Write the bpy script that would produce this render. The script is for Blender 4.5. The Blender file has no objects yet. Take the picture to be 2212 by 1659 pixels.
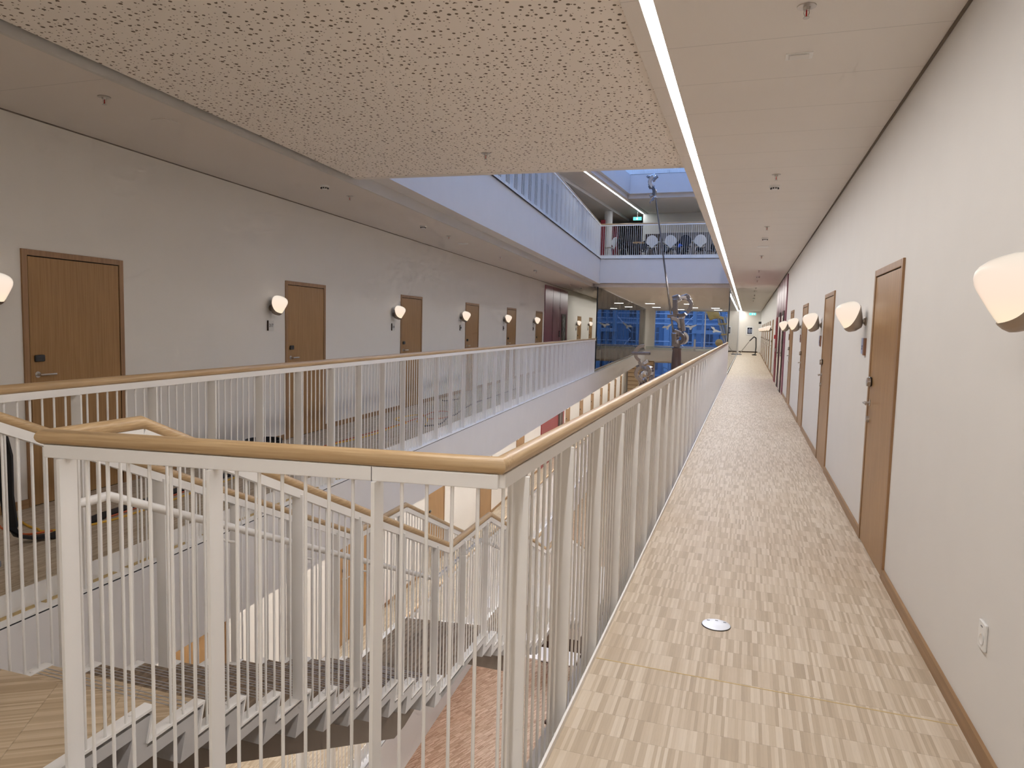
import bpy, bmesh, math, random
from mathutils import Vector, Matrix
random.seed(7)
SC = bpy.context.scene
COL = SC.collection
PI = math.pi

# ------------------------------------------------------------------ colour / materials
def lin(c):
    return tuple((v/12.92 if v <= .04045 else ((v+.055)/1.055)**2.4) for v in (x/255. for x in c))

def new_mat(name):
    m = bpy.data.materials.new(name); m.use_nodes = True
    nt = m.node_tree; nt.nodes.clear()
    out = nt.nodes.new('ShaderNodeOutputMaterial')
    return m, nt, out

def N(nt, t, **kw):
    n = nt.nodes.new(t)
    for k, v in kw.items(): setattr(n, k, v)
    return n

def L(nt, a, b): nt.links.new(a, b)

def principled(nt, out, col=(.8,.8,.8), rough=.5, metal=0., spec=.5):
    p = N(nt, 'ShaderNodeBsdfPrincipled')
    p.inputs['Base Color'].default_value = (*col, 1)
    p.inputs['Roughness'].default_value = rough
    p.inputs['Metallic'].default_value = metal
    p.inputs['Specular IOR Level'].default_value = spec
    L(nt, p.outputs[0], out.inputs[0])
    return p

def math_n(nt, op, a, b=None, c=None):
    n = N(nt, 'ShaderNodeMath', operation=op)
    for i, v in enumerate((a, b, c)):
        if v is None: continue
        if isinstance(v, (int, float)): n.inputs[i].default_value = v
        else: L(nt, v, n.inputs[i])
    return n.outputs[0]

def paint(name, col, rough=.6, spec=.3, mottle=.03, bump=0.0, scale=3.0):
    """painted / plain surface with faint procedural mottling"""
    m, nt, out = new_mat(name)
    p = principled(nt, out, col, rough, 0, spec)
    tc = N(nt, 'ShaderNodeTexCoord'); nz = N(nt, 'ShaderNodeTexNoise')
    nz.inputs['Scale'].default_value = scale; nz.inputs['Detail'].default_value = 4
    L(nt, tc.outputs['Object'], nz.inputs['Vector'])
    mp = N(nt, 'ShaderNodeMapRange'); mp.inputs['To Min'].default_value = 1-mottle; mp.inputs['To Max'].default_value = 1+mottle
    L(nt, nz.outputs['Fac'], mp.inputs['Value'])
    mx = N(nt, 'ShaderNodeVectorMath', operation='SCALE'); mx.inputs[0].default_value = col
    L(nt, mp.outputs[0], mx.inputs['Scale']); L(nt, mx.outputs[0], p.inputs['Base Color'])
    if bump:
        b = N(nt, 'ShaderNodeBump'); b.inputs['Strength'].default_value = bump; b.inputs['Distance'].default_value = .002
        n2 = N(nt, 'ShaderNodeTexNoise'); n2.inputs['Scale'].default_value = 220
        L(nt, tc.outputs['Object'], n2.inputs['Vector']); L(nt, n2.outputs['Fac'], b.inputs['Height']); L(nt, b.outputs[0], p.inputs['Normal'])
    return m

def wood(name, c1, c2, axis='Z', rough=.4, spec=.35, scale=1.0):
    """grain stretched along one object axis"""
    m, nt, out = new_mat(name)
    p = principled(nt, out, c1, rough, 0, spec)
    tc = N(nt, 'ShaderNodeTexCoord'); mp = N(nt, 'ShaderNodeMapping')
    s = {'X': (1.2, 40, 40), 'Y': (40, 1.2, 40), 'Z': (40, 40, 1.2)}[axis]
    mp.inputs['Scale'].default_value = tuple(v*scale for v in s)
    L(nt, tc.outputs['Object'], mp.inputs['Vector'])
    nz = N(nt, 'ShaderNodeTexNoise'); nz.inputs['Scale'].default_value = 1; nz.inputs['Detail'].default_value = 6
    L(nt, mp.outputs[0], nz.inputs['Vector'])
    cr = N(nt, 'ShaderNodeValToRGB')
    cr.color_ramp.elements[0].position = .35; cr.color_ramp.elements[1].position = .68
    cr.color_ramp.elements[0].color = (*c2, 1); cr.color_ramp.elements[1].color = (*c1, 1)
    L(nt, nz.outputs['Fac'], cr.inputs[0])
    n2 = N(nt, 'ShaderNodeTexNoise'); n2.inputs['Scale'].default_value = 1.6
    L(nt, tc.outputs['Object'], n2.inputs['Vector'])
    mr = N(nt, 'ShaderNodeMapRange'); mr.inputs['To Min'].default_value = .86; mr.inputs['To Max'].default_value = 1.1
    L(nt, n2.outputs['Fac'], mr.inputs['Value'])
    vm = N(nt, 'ShaderNodeVectorMath', operation='SCALE'); L(nt, cr.outputs[0], vm.inputs[0]); L(nt, mr.outputs[0], vm.inputs['Scale'])
    L(nt, vm.outputs[0], p.inputs['Base Color'])
    return m

def parquet(name, cols, rough=.42, row=.16, strip=.0165, stain=(.42,.30,.18), angle=0.0):
    """industrial end-on mosaic parquet: narrow strips running along Y in rows"""
    m, nt, out = new_mat(name)
    p = principled(nt, out, cols[0], rough, 0, .25)
    tc = N(nt, 'ShaderNodeTexCoord'); mpn = N(nt, 'ShaderNodeMapping'); mpn.inputs['Rotation'].default_value = (0, 0, angle)
    L(nt, tc.outputs['Object'], mpn.inputs['Vector'])
    sx = N(nt, 'ShaderNodeSeparateXYZ'); L(nt, mpn.outputs[0], sx.inputs[0])
    x, y = sx.outputs[0], sx.outputs[1]
    yr = math_n(nt, 'DIVIDE', y, row); ri = math_n(nt, 'FLOOR', yr); rf = math_n(nt, 'FRACT', yr)
    w1 = N(nt, 'ShaderNodeTexWhiteNoise', noise_dimensions='1D'); L(nt, ri, w1.inputs['W'])
    xo = math_n(nt, 'ADD', math_n(nt, 'DIVIDE', x, strip), math_n(nt, 'MULTIPLY', w1.outputs['Value'], 37.))
    xi = math_n(nt, 'FLOOR', xo); xf = math_n(nt, 'FRACT', xo)
    cv = N(nt, 'ShaderNodeCombineXYZ'); L(nt, xi, cv.inputs[0]); L(nt, ri, cv.inputs[1])
    w2 = N(nt, 'ShaderNodeTexWhiteNoise', noise_dimensions='2D'); L(nt, cv.outputs[0], w2.inputs['Vector'])
    blk = math_n(nt, 'FLOOR', math_n(nt, 'DIVIDE', xo, 6.))
    cv2 = N(nt, 'ShaderNodeCombineXYZ'); L(nt, blk, cv2.inputs[0]); L(nt, ri, cv2.inputs[1])
    w3 = N(nt, 'ShaderNodeTexWhiteNoise', noise_dimensions='2D'); L(nt, cv2.outputs[0], w3.inputs['Vector'])
    v = math_n(nt, 'ADD', math_n(nt, 'MULTIPLY', w2.outputs['Value'], .88), math_n(nt, 'MULTIPLY', w3.outputs['Value'], .12))
    cr = N(nt, 'ShaderNodeValToRGB'); e = cr.color_ramp.elements
    e[0].position = .05; e[0].color = (*cols[1], 1); e[1].position = .95; e[1].color = (*cols[2], 1)
    k = e.new(.45); k.color = (*cols[0], 1)
    L(nt, v, cr.inputs[0])
    # fine grain
    mp2 = N(nt, 'ShaderNodeMapping'); mp2.inputs['Scale'].default_value = (260, 14, 1); L(nt, mpn.outputs[0], mp2.inputs['Vector'])
    gz = N(nt, 'ShaderNodeTexNoise'); gz.inputs['Scale'].default_value = 1; gz.inputs['Detail'].default_value = 3; L(nt, mp2.outputs[0], gz.inputs['Vector'])
    gr = N(nt, 'ShaderNodeMapRange'); gr.inputs['To Min'].default_value = .93; gr.inputs['To Max'].default_value = 1.07; L(nt, gz.outputs['Fac'], gr.inputs['Value'])
    # row joints / strip joints
    j1 = math_n(nt, 'LESS_THAN', rf, .016); j2 = math_n(nt, 'LESS_THAN', xf, .05)
    jj = math_n(nt, 'MAXIMUM', math_n(nt, 'MULTIPLY', j1, .22), math_n(nt, 'MULTIPLY', j2, .10))
    sc = math_n(nt, 'MULTIPLY', gr.outputs[0], math_n(nt, 'SUBTRACT', 1., jj))
    vm = N(nt, 'ShaderNodeVectorMath', operation='SCALE'); L(nt, cr.outputs[0], vm.inputs[0]); L(nt, sc, vm.inputs['Scale'])
    # worn / oiled patches with shapes of their own
    st = N(nt, 'ShaderNodeTexNoise'); st.inputs['Scale'].default_value = 1.1; st.inputs['Detail'].default_value = 5; st.inputs['Roughness'].default_value = .62
    L(nt, tc.outputs['Object'], st.inputs['Vector'])
    sm = N(nt, 'ShaderNodeMapRange'); sm.inputs['From Min'].default_value = .54; sm.inputs['From Max'].default_value = .72; sm.inputs['To Max'].default_value = .30
    L(nt, st.outputs['Fac'], sm.inputs['Value'])
    mix = N(nt, 'ShaderNodeMix', data_type='RGBA'); L(nt, sm.outputs[0], mix.inputs[0]); L(nt, vm.outputs[0], mix.inputs[6]); mix.inputs[7].default_value = (*stain, 1)
    L(nt, mix.outputs[2], p.inputs['Base Color'])
    return m

def perforated(name, col, dark):
    """plasterboard with scattered round holes of several sizes"""
    m, nt, out = new_mat(name)
    p = principled(nt, out, col, .75, 0, .2)
    tc = N(nt, 'ShaderNodeTexCoord'); fac = None
    for sc, thr_lo, thr_hi, keep in ((17., .10, .205, .66), (29., .085, .135, .42)):
        vo = N(nt, 'ShaderNodeTexVoronoi', voronoi_dimensions='2D'); vo.inputs['Scale'].default_value = sc; vo.inputs['Randomness'].default_value = .72
        L(nt, tc.outputs['Object'], vo.inputs['Vector'])
        sp = N(nt, 'ShaderNodeSeparateColor'); L(nt, vo.outputs['Color'], sp.inputs[0])
        r = N(nt, 'ShaderNodeMapRange'); r.inputs['To Min'].default_value = thr_lo; r.inputs['To Max'].default_value = thr_hi; L(nt, sp.outputs[0], r.inputs['Value'])
        inside = math_n(nt, 'LESS_THAN', vo.outputs['Distance'], r.outputs[0])
        ok = math_n(nt, 'LESS_THAN', sp.outputs[1], keep)
        a = math_n(nt, 'MULTIPLY', inside, ok)
        fac = a if fac is None else math_n(nt, 'MAXIMUM', fac, a)
    mix = N(nt, 'ShaderNodeMix', data_type='RGBA'); L(nt, fac, mix.inputs[0]); mix.inputs[6].default_value = (*col, 1); mix.inputs[7].default_value = (*dark, 1)
    L(nt, mix.outputs[2], p.inputs['Base Color'])
    return m

def panelled(name, col, pitch=.6, off=0., angle=0.):
    """ceiling of butt-jointed boards: hairline joints across the corridor"""
    m, nt, out = new_mat(name)
    p = principled(nt, out, col, .7, 0, .25)
    tc = N(nt, 'ShaderNodeTexCoord'); mp = N(nt, 'ShaderNodeMapping'); mp.inputs['Rotation'].default_value = (0, 0, angle); L(nt, tc.outputs['Object'], mp.inputs['Vector'])
    sx = N(nt, 'ShaderNodeSeparateXYZ'); L(nt, mp.outputs[0], sx.inputs[0])
    f = math_n(nt, 'FRACT', math_n(nt, 'DIVIDE', math_n(nt, 'ADD', sx.outputs[1], off), pitch))
    j = math_n(nt, 'LESS_THAN', f, .006/pitch)
    nz = N(nt, 'ShaderNodeTexNoise'); nz.inputs['Scale'].default_value = 2.; L(nt, tc.outputs['Object'], nz.inputs['Vector'])
    a = math_n(nt, 'SUBTRACT', math_n(nt, 'ADD', .98, math_n(nt, 'MULTIPLY', nz.outputs['Fac'], .04)), math_n(nt, 'MULTIPLY', j, .25))
    vm = N(nt, 'ShaderNodeVectorMath', operation='SCALE'); vm.inputs[0].default_value = col; L(nt, a, vm.inputs['Scale']); L(nt, vm.outputs[0], p.inputs['Base Color'])
    return m

def slatted(name, col, dark, pitch=.22, axis=2, frac=.08):
    m, nt, out = new_mat(name)
    p = principled(nt, out, col, .6, 0, .3)
    tc = N(nt, 'ShaderNodeTexCoord'); sx = N(nt, 'ShaderNodeSeparateXYZ'); L(nt, tc.outputs['Object'], sx.inputs[0])
    f = math_n(nt, 'FRACT', math_n(nt, 'DIVIDE', sx.outputs[axis], pitch)); j = math_n(nt, 'LESS_THAN', f, frac)
    mix = N(nt, 'ShaderNodeMix', data_type='RGBA'); L(nt, j, mix.inputs[0]); mix.inputs[6].default_value = (*col, 1); mix.inputs[7].default_value = (*dark, 1)
    L(nt, mix.outputs[2], p.inputs['Base Color'])
    return m

def metal(name, col, rough=.3, aniso=False):
    m, nt, out = new_mat(name)
    p = principled(nt, out, col, rough, 1., .5)
    tc = N(nt, 'ShaderNodeTexCoord'); nz = N(nt, 'ShaderNodeTexNoise'); nz.inputs['Scale'].default_value = 9; L(nt, tc.outputs['Object'], nz.inputs['Vector'])
    mr = N(nt, 'ShaderNodeMapRange'); mr.inputs['To Min'].default_value = max(.02, rough-.08); mr.inputs['To Max'].default_value = rough+.1
    L(nt, nz.outputs['Fac'], mr.inputs['Value']); L(nt, mr.outputs[0], p.inputs['Roughness'])
    return m

def emit(name, col, strength):
    m, nt, out = new_mat(name)
    e = N(nt, 'ShaderNodeEmission'); e.inputs[0].default_value = (*col, 1); e.inputs[1].default_value = strength
    L(nt, e.outputs[0], out.inputs[0]); return m

def opal(name, strength):
    """glowing opal glass: lit from inside, glossy skin"""
    m, nt, out = new_mat(name)
    e = N(nt, 'ShaderNodeEmission'); e.inputs[1].default_value = strength
    tc = N(nt, 'ShaderNodeTexCoord'); sx = N(nt, 'ShaderNodeSeparateXYZ'); L(nt, tc.outputs['Object'], sx.inputs[0])
    mr = N(nt, 'ShaderNodeMapRange'); mr.inputs['From Min'].default_value = -.13; mr.inputs['From Max'].default_value = .16; L(nt, sx.outputs[2], mr.inputs['Value'])
    cr = N(nt, 'ShaderNodeValToRGB'); el = cr.color_ramp.elements
    el[0].position = 0.; el[0].color = (1.0, .82, .58, 1); el[1].position = 1.; el[1].color = (.90, .80, .68, 1)
    k = el.new(.38); k.color = (1.0, .765, .61, 1)
    L(nt, mr.outputs[0], cr.inputs[0]); L(nt, cr.outputs[0], e.inputs[0])
    g = N(nt, 'ShaderNodeBsdfGlossy'); g.inputs['Roughness'].default_value = .4
    fr = N(nt, 'ShaderNodeFresnel'); fr.inputs[0].default_value = 1.2
    mx = N(nt, 'ShaderNodeMixShader'); L(nt, fr.outputs[0], mx.inputs[0]); L(nt, e.outputs[0], mx.inputs[1]); L(nt, g.outputs[0], mx.inputs[2])
    L(nt, mx.outputs[0], out.inputs[0]); return m

def glass(name, tint=(.94, .97, .95), ior=1.5):
    """thin clear sheet: passes light straight, mirrors at grazing angles"""
    m, nt, out = new_mat(name)
    t = N(nt, 'ShaderNodeBsdfTransparent'); t.inputs[0].default_value = (*tint, 1)
    g = N(nt, 'ShaderNodeBsdfGlossy'); g.inputs['Roughness'].default_value = .01
    fr = N(nt, 'ShaderNodeFresnel'); fr.inputs[0].default_value = ior
    mx = N(nt, 'ShaderNodeMixShader'); L(nt, fr.outputs[0], mx.inputs[0]); L(nt, t.outputs[0], mx.inputs[1]); L(nt, g.outputs[0], mx.inputs[2])
    L(nt, mx.outputs[0], out.inputs[0]); return m

M = {}
M['wall'] = paint('wall_paint', (.74, .705, .655), .7, .2, .02, .05)
M['wall_r'] = paint('wall_paint_right', (.74, .715, .685), .7, .2, .025, .05)
M['white'] = paint('white_paint', (.77, .745, .715), .5, .35, .02)
M['steel_white'] = paint('white_lacquered_steel', (.84, .815, .785), .38, .45, .015)
M['fascia'] = paint('fascia_paint', (.72, .70, .69), .65, .25, .03)
M['ceil'] = panelled('ceiling_boards', (.80, .755, .71), .655, .295)
M['ceil_l'] = panelled('ceiling_boards_left', (.74, .685, .635), 30., -3.85, 0.)
M['ceil_p'] = perforated('perforated_plasterboard', (.90, .845, .785), (.17, .13, .095))
M['carriage'] = paint('carriage_grey_paint', (.50, .485, .475), .6, .25, .05)
M['ceil_far'] = paint('pale_hall_ceiling', (.88, .86, .83), .7, .2, .02)
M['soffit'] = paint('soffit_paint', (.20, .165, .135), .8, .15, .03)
M['floor'] = parquet('oak_mosaic_parquet', ((.535, .435, .325), (.435, .345, .25), (.635, .54, .43)), .55, strip=.0135)
M['floor_l'] = parquet('oak_mosaic_parquet_left', ((.46, .38, .28), (.38, .30, .21), (.55, .47, .36)), .55, angle=-.07)
M['floor_low'] = parquet('oak_mosaic_parquet_hall', ((.50, .36, .25), (.36, .24, .16), (.68, .54, .42)), angle=.4)
M['tread'] = parquet('dark_stair_parquet', ((.21, .15, .10), (.14, .095, .06), (.30, .225, .155)), .5, .34, .0165)  # darker than the stair-head oak, used below the first tread
M['landing'] = parquet('oak_stair_head_parquet', ((.54, .41, .265), (.45, .33, .205), (.63, .50, .345)), .45, .30, .0125, angle=1.0)
M['oak'] = wood('oak_handrail', (.58, .41, .23), (.45, .295, .15), 'Y', .36, .35, 3.2)
M['oak_x'] = wood('oak_handrail_cross', (.58, .41, .23), (.45, .295, .15), 'X', .36, .35, 3.2)
M['oak_door'] = wood('oak_door_veneer', (.40, .235, .105), (.32, .18, .075), 'Z', .36, .22, 2.2)
M['oak_frame'] = wood('oak_frame', (.36, .21, .105), (.28, .155, .075), 'Z', .4)
M['oak_base'] = wood('oak_baseboard', (.36, .215, .105), (.28, .16, .075), 'Y', .4)
M['groove'] = paint('dark_groove', (.012, .009, .007), .8, .1)
M['black'] = paint('black_rubber', (.018, .018, .02), .55, .3)
M['black_gloss'] = paint('black_plastic', (.02, .02, .022), .25, .5)
M['satin'] = metal('satin_stainless', (.56, .53, .50), .32)
M['bronze'] = metal('brushed_bronze_nickel', (.40, .33, .27), .38)
M['chrome'] = metal('polished_stainless', (.78, .76, .74), .1)
M['gunmetal'] = metal('dark_burnished_steel', (.30, .27, .265), .2)
M['column'] = metal('oxidised_steel_tube', (.16, .12, .115), .38)
M['alu'] = metal('brushed_aluminium', (.62, .63, .66), .5)
M['purple'] = paint('plum_wall_panel', lin((134, 78, 91)), .3, .5, .08)
M['red'] = paint('red_wall_panel', lin((140, 40, 48)), .35, .5, .05)
M['red_gloss'] = paint('red_lacquer', lin((190, 25, 30)), .25, .5)
M['dark_glass'] = paint('dark_lift_glass', (.02, .014, .016), .06, .8)
M['brown_dark'] = wood('dark_walnut', (.06, .032, .02), (.035, .018, .012), 'Z', .4)
M['grey'] = paint('mid_grey_paint', (.25, .25, .27), .6)
M['gap'] = paint('recess_grey', (.10, .095, .09), .8, .2)
M['lip'] = paint('grey_lip', (.62, .60, .57), .6, .3)
M['navy'] = paint('dark_navy_fabric', (.02, .023, .035), .8, .2)
M['white_plastic'] = paint('white_plastic', (.80, .79, .77), .3, .5)
M['blue'] = paint('blue_fabric', lin((60, 110, 225)), .7, .2)
M['ochre'] = paint('ochre_wood', lin((190, 145, 80)), .5, .3)
M['cable_y'] = paint('yellow_cable', lin((215, 170, 60)), .5, .3)
M['cable_r'] = paint('orange_red_cable', lin((190, 95, 55)), .5, .3)
M['sign'] = paint('pale_sign_plate', (.62, .60, .56), .4, .4)
M['sign_blue'] = paint('pale_blue_sign_plate', lin((170, 178, 205)), .4, .4)
M['sign_brown'] = paint('brown_sign_plate', lin((130, 88, 62)), .4, .4)
M['ink'] = paint('dark_print', (.02, .02, .022), .6, .2)
M['print_blue'] = paint('blue_grey_print', lin((90, 95, 120)), .6, .2)
M['glass'] = glass('clear_partition_glass', (.93, .96, .94), 1.62)
M['pane'] = glass('window_glass', (.92, .95, .97), 1.35)
M['strip'] = emit('led_strip_light', (.995, .975, .965), 62.)
M['strip_far'] = emit('led_strip_light_far', (1.0, .975, .93), 80.)
M['strip_cool'] = emit('led_strip_light_upper', (.90, .95, 1.0), 30.)
M['strip_low'] = emit('led_strip_light_lower', (1.0, .96, .92), 58.)
M['strip_hall'] = emit('led_strip_light_hall', (1.0, .95, .90), 34.)
M['panel_light'] = emit('ceiling_panel_light', (1.0, .97, .90), 14.)
M['opal'] = opal('opal_glass', .99)
M['exit'] = emit('exit_sign_green', lin((120, 235, 225)), 1.3)
M['exit_w'] = emit('exit_sign_white', (.95, 1., 1.), 1.4)
M['facade'] = paint('dusk_tinted_facade', (.125, .185, .26), .8, .2, .08)  # blue of the dusk sky light is mixed into this wall colour
M['facade_dark'] = paint('facade_window_dark', (.06, .07, .09), .2, .5)
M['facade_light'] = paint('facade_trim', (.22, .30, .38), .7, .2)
M['rig'] = paint('ochre_machine_paint', (.74, .33, .055), .5, .4, .2)
M['rig_rod'] = paint('muddy_steel_rod', (.52, .36, .22), .6, .4, .3)
M['slat'] = slatted('slatted_oak_wall', lin((225, 200, 165)), lin((140, 95, 55)), .34, 2, .12)
M['ground'] = paint('asphalt', (.12, .12, .13), .9, .2, .2)
M['dust'] = paint('dusty_ledge_wood', lin((196, 172, 128)), .8, .15, .15, 0, 14)

for k_ in ('opal', 'exit', 'exit_w'): M[k_].cycles.emission_sampling = 'NONE'   # weak glow: found by bounced rays, keeps the light list short

# ------------------------------------------------------------------ mesh helpers
class MB:
    def __init__(s): s.v = []; s.f = []
    def quad(s, *p):
        i = len(s.v); s.v += [tuple(q) for q in p]; s.f.append(tuple(range(i, i+len(p))))
    def box(s, x0, x1, y0, y1, z0, z1):
        i = len(s.v)
        s.v += [(x, y, z) for z in (z0, z1) for y in (y0, y1) for x in (x0, x1)]
        s.f += [tuple(i+k for k in q) for q in ((0,2,3,1),(4,5,7,6),(0,1,5,4),(2,6,7,3),(0,4,6,2),(1,3,7,5))]
        return s
    def prism(s, poly, z0, z1):
        """plan polygon extruded in z (counter-clockwise)"""
        i = len(s.v); n = len(poly)
        s.v += [(x, y, z0) for x, y in poly] + [(x, y, z1) for x, y in poly]
        s.f.append(tuple(i+k for k in reversed(range(n)))); s.f.append(tuple(i+n+k for k in range(n)))
        for k in range(n):
            j = (k+1) % n; s.f.append((i+k, i+j, i+n+j, i+n+k))
        return s
    def extrude(s, pts, d):
        """any planar polygon (3-D points) extruded by vector d"""
        i = len(s.v); n = len(pts); d = Vector(d)
        s.v += [tuple(p) for p in pts] + [tuple(Vector(p)+d) for p in pts]
        s.f.append(tuple(i+k for k in range(n))); s.f.append(tuple(i+n+k for k in reversed(range(n))))
        for k in range(n):
            j = (k+1) % n; s.f.append((i+j, i+k, i+n+k, i+n+j))
        return s
    def obox(s, a, b, w, h, up=(0, 0, 1)):
        """bar from a to b, w wide and h high"""
        a = Vector(a); b = Vector(b); d = (b-a).normalized(); u = Vector(up); r = d.cross(u).normalized(); u = r.cross(d)
        i = len(s.v)
        for p in (a, b):
            for sx, sy in ((-1,-1),(1,-1),(1,1),(-1,1)): s.v.append(tuple(p + r*(sx*w/2) + u*(sy*h/2)))
        s.f += [tuple(i+k for k in q) for q in ((3,2,1,0),(4,5,6,7),(0,1,5,4),(1,2,6,5),(2,3,7,6),(3,0,4,7))]
        return s
    def tube(s, path, r, n=10, closed=False, cap=True, rx=None):
        P = [Vector(p) for p in path]; m = len(P)
        D = [(P[(k+1) % m]-P[k]).normalized() for k in range(m if closed else m-1)]
        d = D[0]; u = d.cross(Vector((0, 0, 1)))
        if u.length < 1e-3: u = d.cross(Vector((0, 1, 0)))
        u.normalize(); v = u.cross(d); base = len(s.v)
        for k in range(m):
            din = D[k-1] if (k > 0 or closed) else D[0]; dout = D[k] if k < len(D) else D[-1]
            if k > 0:
                q = (D[k-2] if k > 1 else D[0]).rotation_difference(din); 
                if k > 1: u = q @ u; v = q @ v
            nb = (din+dout)
            nb = nb.normalized() if nb.length > 1e-6 else din
            for t in range(n):
                a = 2*PI*t/n; o = u*(math.cos(a)*r) + v*(math.sin(a)*(rx or r))
                den = din.dot(nb)
                o2 = o - din*(o.dot(nb)/den) if abs(den) > .2 else o
                s.v.append(tuple(P[k]+o2))
        rings = m if closed else m-1
        for k in range(rings):
            a = base+k*n; b = base+((k+1) % m)*n
            for t in range(n): s.f.append((a+t, a+(t+1) % n, b+(t+1) % n, b+t))
        if cap and not closed:
            s.f.append(tuple(base+t for t in reversed(range(n)))); s.f.append(tuple(base+(m-1)*n+t for t in range(n)))
        return s
    def lathe(s, prof, n=24, c=(0,0,0), axis=None):
        """profile [(r,z)] about z (or about a tilted axis matrix)"""
        b = len(s.v); mt = axis or Matrix.Identity(3); c = Vector(c)
        for r, z in prof:
            for t in range(n):
                a = 2*PI*t/n; s.v.append(tuple(c + mt @ Vector((r*math.cos(a), r*math.sin(a), z))))
        for k in range(len(prof)-1):
            for t in range(n): s.f.append((b+k*n+t, b+k*n+(t+1) % n, b+(k+1)*n+(t+1) % n, b+(k+1)*n+t))
        s.f.append(tuple(b+t for t in reversed(range(n)))); s.f.append(tuple(b+(len(prof)-1)*n+t for t in range(n)))
        return s
    def mesh(s, name, mat, smooth=False):
        me = bpy.data.meshes.new(name); me.from_pydata(s.v, [], s.f); me.materials.append(mat)
        bm = bmesh.new(); bm.from_mesh(me); bmesh.ops.recalc_face_normals(bm, faces=bm.faces); bm.to_mesh(me); bm.free()
        if smooth:
            for p in me.polygons: p.use_smooth = True
            try: me.set_sharp_from_angle(angle=math.radians(40))
            except Exception: pass
        me.update(); return me
    def build(s, name, mat, parent=None, smooth=False, bevel=0.0, seg=2):
        o = bpy.data.objects.new(name, s.mesh(name, mat, smooth)); COL.objects.link(o)
        if parent: o.parent = parent
        if bevel:
            b = o.modifiers.new('bevel', 'BEVEL'); b.width = bevel; b.segments = seg; b.limit_method = 'ANGLE'
        return o

def empty(name, loc=(0,0,0), rz=0.):
    o = bpy.data.objects.new(name, None); o.empty_display_size = .1; COL.objects.link(o); o.location = loc; o.rotation_euler = (0, 0, rz); return o

def tag(o, label, cat, group=None, kind=None):
    o['label'] = label; o['category'] = cat
    if group: o['group'] = group
    if kind: o['kind'] = kind
    return o

def struct(name, mb, mat, label, cat, parent=None, **kw):
    return tag(mb.build(name, mat, parent, **kw), label, cat, kind='structure')

def copy_tree(o, parent=None):
    c = o.copy(); COL.objects.link(c); c.parent = parent
    for ch in [k for k in o.children]: copy_tree(ch, c)
    return c

# ------------------------------------------------------------------ plan of the place (metres; eye at x=0, y=0, z=1.65)
EDGE, EK = -3.75, -.0715            # edge of the left gallery
WALL, WK = -5.476, -.068            # left wall
def ex(y): return EDGE+EK*y
def wx(y): return WALL+WK*y
RW = .95                            # right wall
RE = -.70                           # right gallery rail line
CZ = 3.28                           # ceiling
Y0, Y1 = -12.0, 59.2
AE = math.atan(-EK); AW = math.atan(-WK)

def edge_poly(y0, y1, off0, fn2, off2):
    """plan strip between gallery edge + off0 and wall + off2"""
    return [(fn2(y0)+off2, y0), (ex(y0)+off0, y0), (ex(y1)+off0, y1), (fn2(y1)+off2, y1)]

# ---- floors and slabs
def rbox(y0, y1, x0, x1, z0, z1): return MB().box(x0, x1, y0, y1, z0, z1)
struct('floor_right', rbox(Y0, Y1, -.648, RW, -.1, 0), M['floor'], 'pale oak mosaic parquet floor of the right-hand gallery corridor', 'floor')
struct('floor_left', MB().prism(edge_poly(Y0, Y1, -.058, wx, 0), -.1, 0), M['floor_l'], 'oak parquet floor of the left gallery strewn with cables', 'floor')
struct('floor_bridge', rbox(Y0, 1.70, -3.86, -.648, -.1, -.002), M['floor_l'], 'parquet landing bridging the two galleries at the head of the stairs', 'floor')
struct('slab_right', rbox(Y0, Y1, -.755, RW, -.87, -.121), M['fascia'], 'white edge of the right gallery slab below the guard rail', 'slab')
struct('slab_left', MB().prism(edge_poly(Y0, Y1, .06, wx, 0), -.87, -.121), M['fascia'], 'white fascia of the left gallery slab with black shadow line above', 'slab')
struct('slab_bridge', rbox(Y0, 1.70, -3.80, -.757, -.6, -.118), M['fascia'], 'slab under the bridge at the head of the stairs', 'slab')
struct('trim_9', MB().prism([(-.64, 3.372), (-.64, 3.364), (.93, 3.322), (.93, 3.330)], -.002, .0008), M['dust'], 'pale filled joint running across the near corridor parquet', 'trim')
# ---- side walls
struct('wall_right', rbox(Y0, Y1, RW, RW+.25, -7.4, 11), M['wall_r'], 'long off-white wall with oak doors on the right of the corridor', 'wall')
struct('wall_left', MB().prism([(wx(Y0)-.25, Y0), (wx(Y0), Y0), (wx(Y1), Y1), (wx(Y1)-.25, Y1)], -7.4, 11), M['wall'], 'long off-white wall with oak doors across the atrium on the left', 'wall')
struct('wall_back', rbox(Y0-.2, Y0, wx(Y0), RW, -7.4, 11), M['wall'], 'plain white wall behind the viewer closing the galleries', 'wall')
# ---- ceilings on this storey
LIP = -.20
cr = MB(); cr.box(-.528, RW, Y0, Y1, CZ, CZ+.12); cr.box(-.69, -.595, Y0, Y1, CZ, CZ+.12); cr.box(-.595, -.528, Y0, Y1, CZ+.02, CZ+.12)
struct('ceiling_right', cr, M['ceil'], 'beige boarded ceiling of the right corridor with hairline joints', 'ceiling')
struct('ceiling_left', MB().prism(edge_poly(Y0, Y1, LIP, wx, 0), CZ+.01, CZ+.13), M['ceil_l'], 'smooth taupe ceiling over the left gallery', 'ceiling')
yp = 7.42
pc = MB().prism([(ex(Y0)+LIP+.08, Y0), (-.70, Y0), (-.70, yp), (ex(yp)+LIP+.08, yp-.18)], CZ+.03, CZ+.09)
struct('ceiling_middle', pc, M['ceil_p'], 'ceiling panel perforated with scattered round holes over the stairs', 'ceiling')
tr = MB().prism([(ex(yp)+LIP+.08, yp-.18), (-.70, yp), (-.70, yp+.10), (ex(yp)+LIP+.08, yp-.08)], CZ+.028, 4.42)
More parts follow.
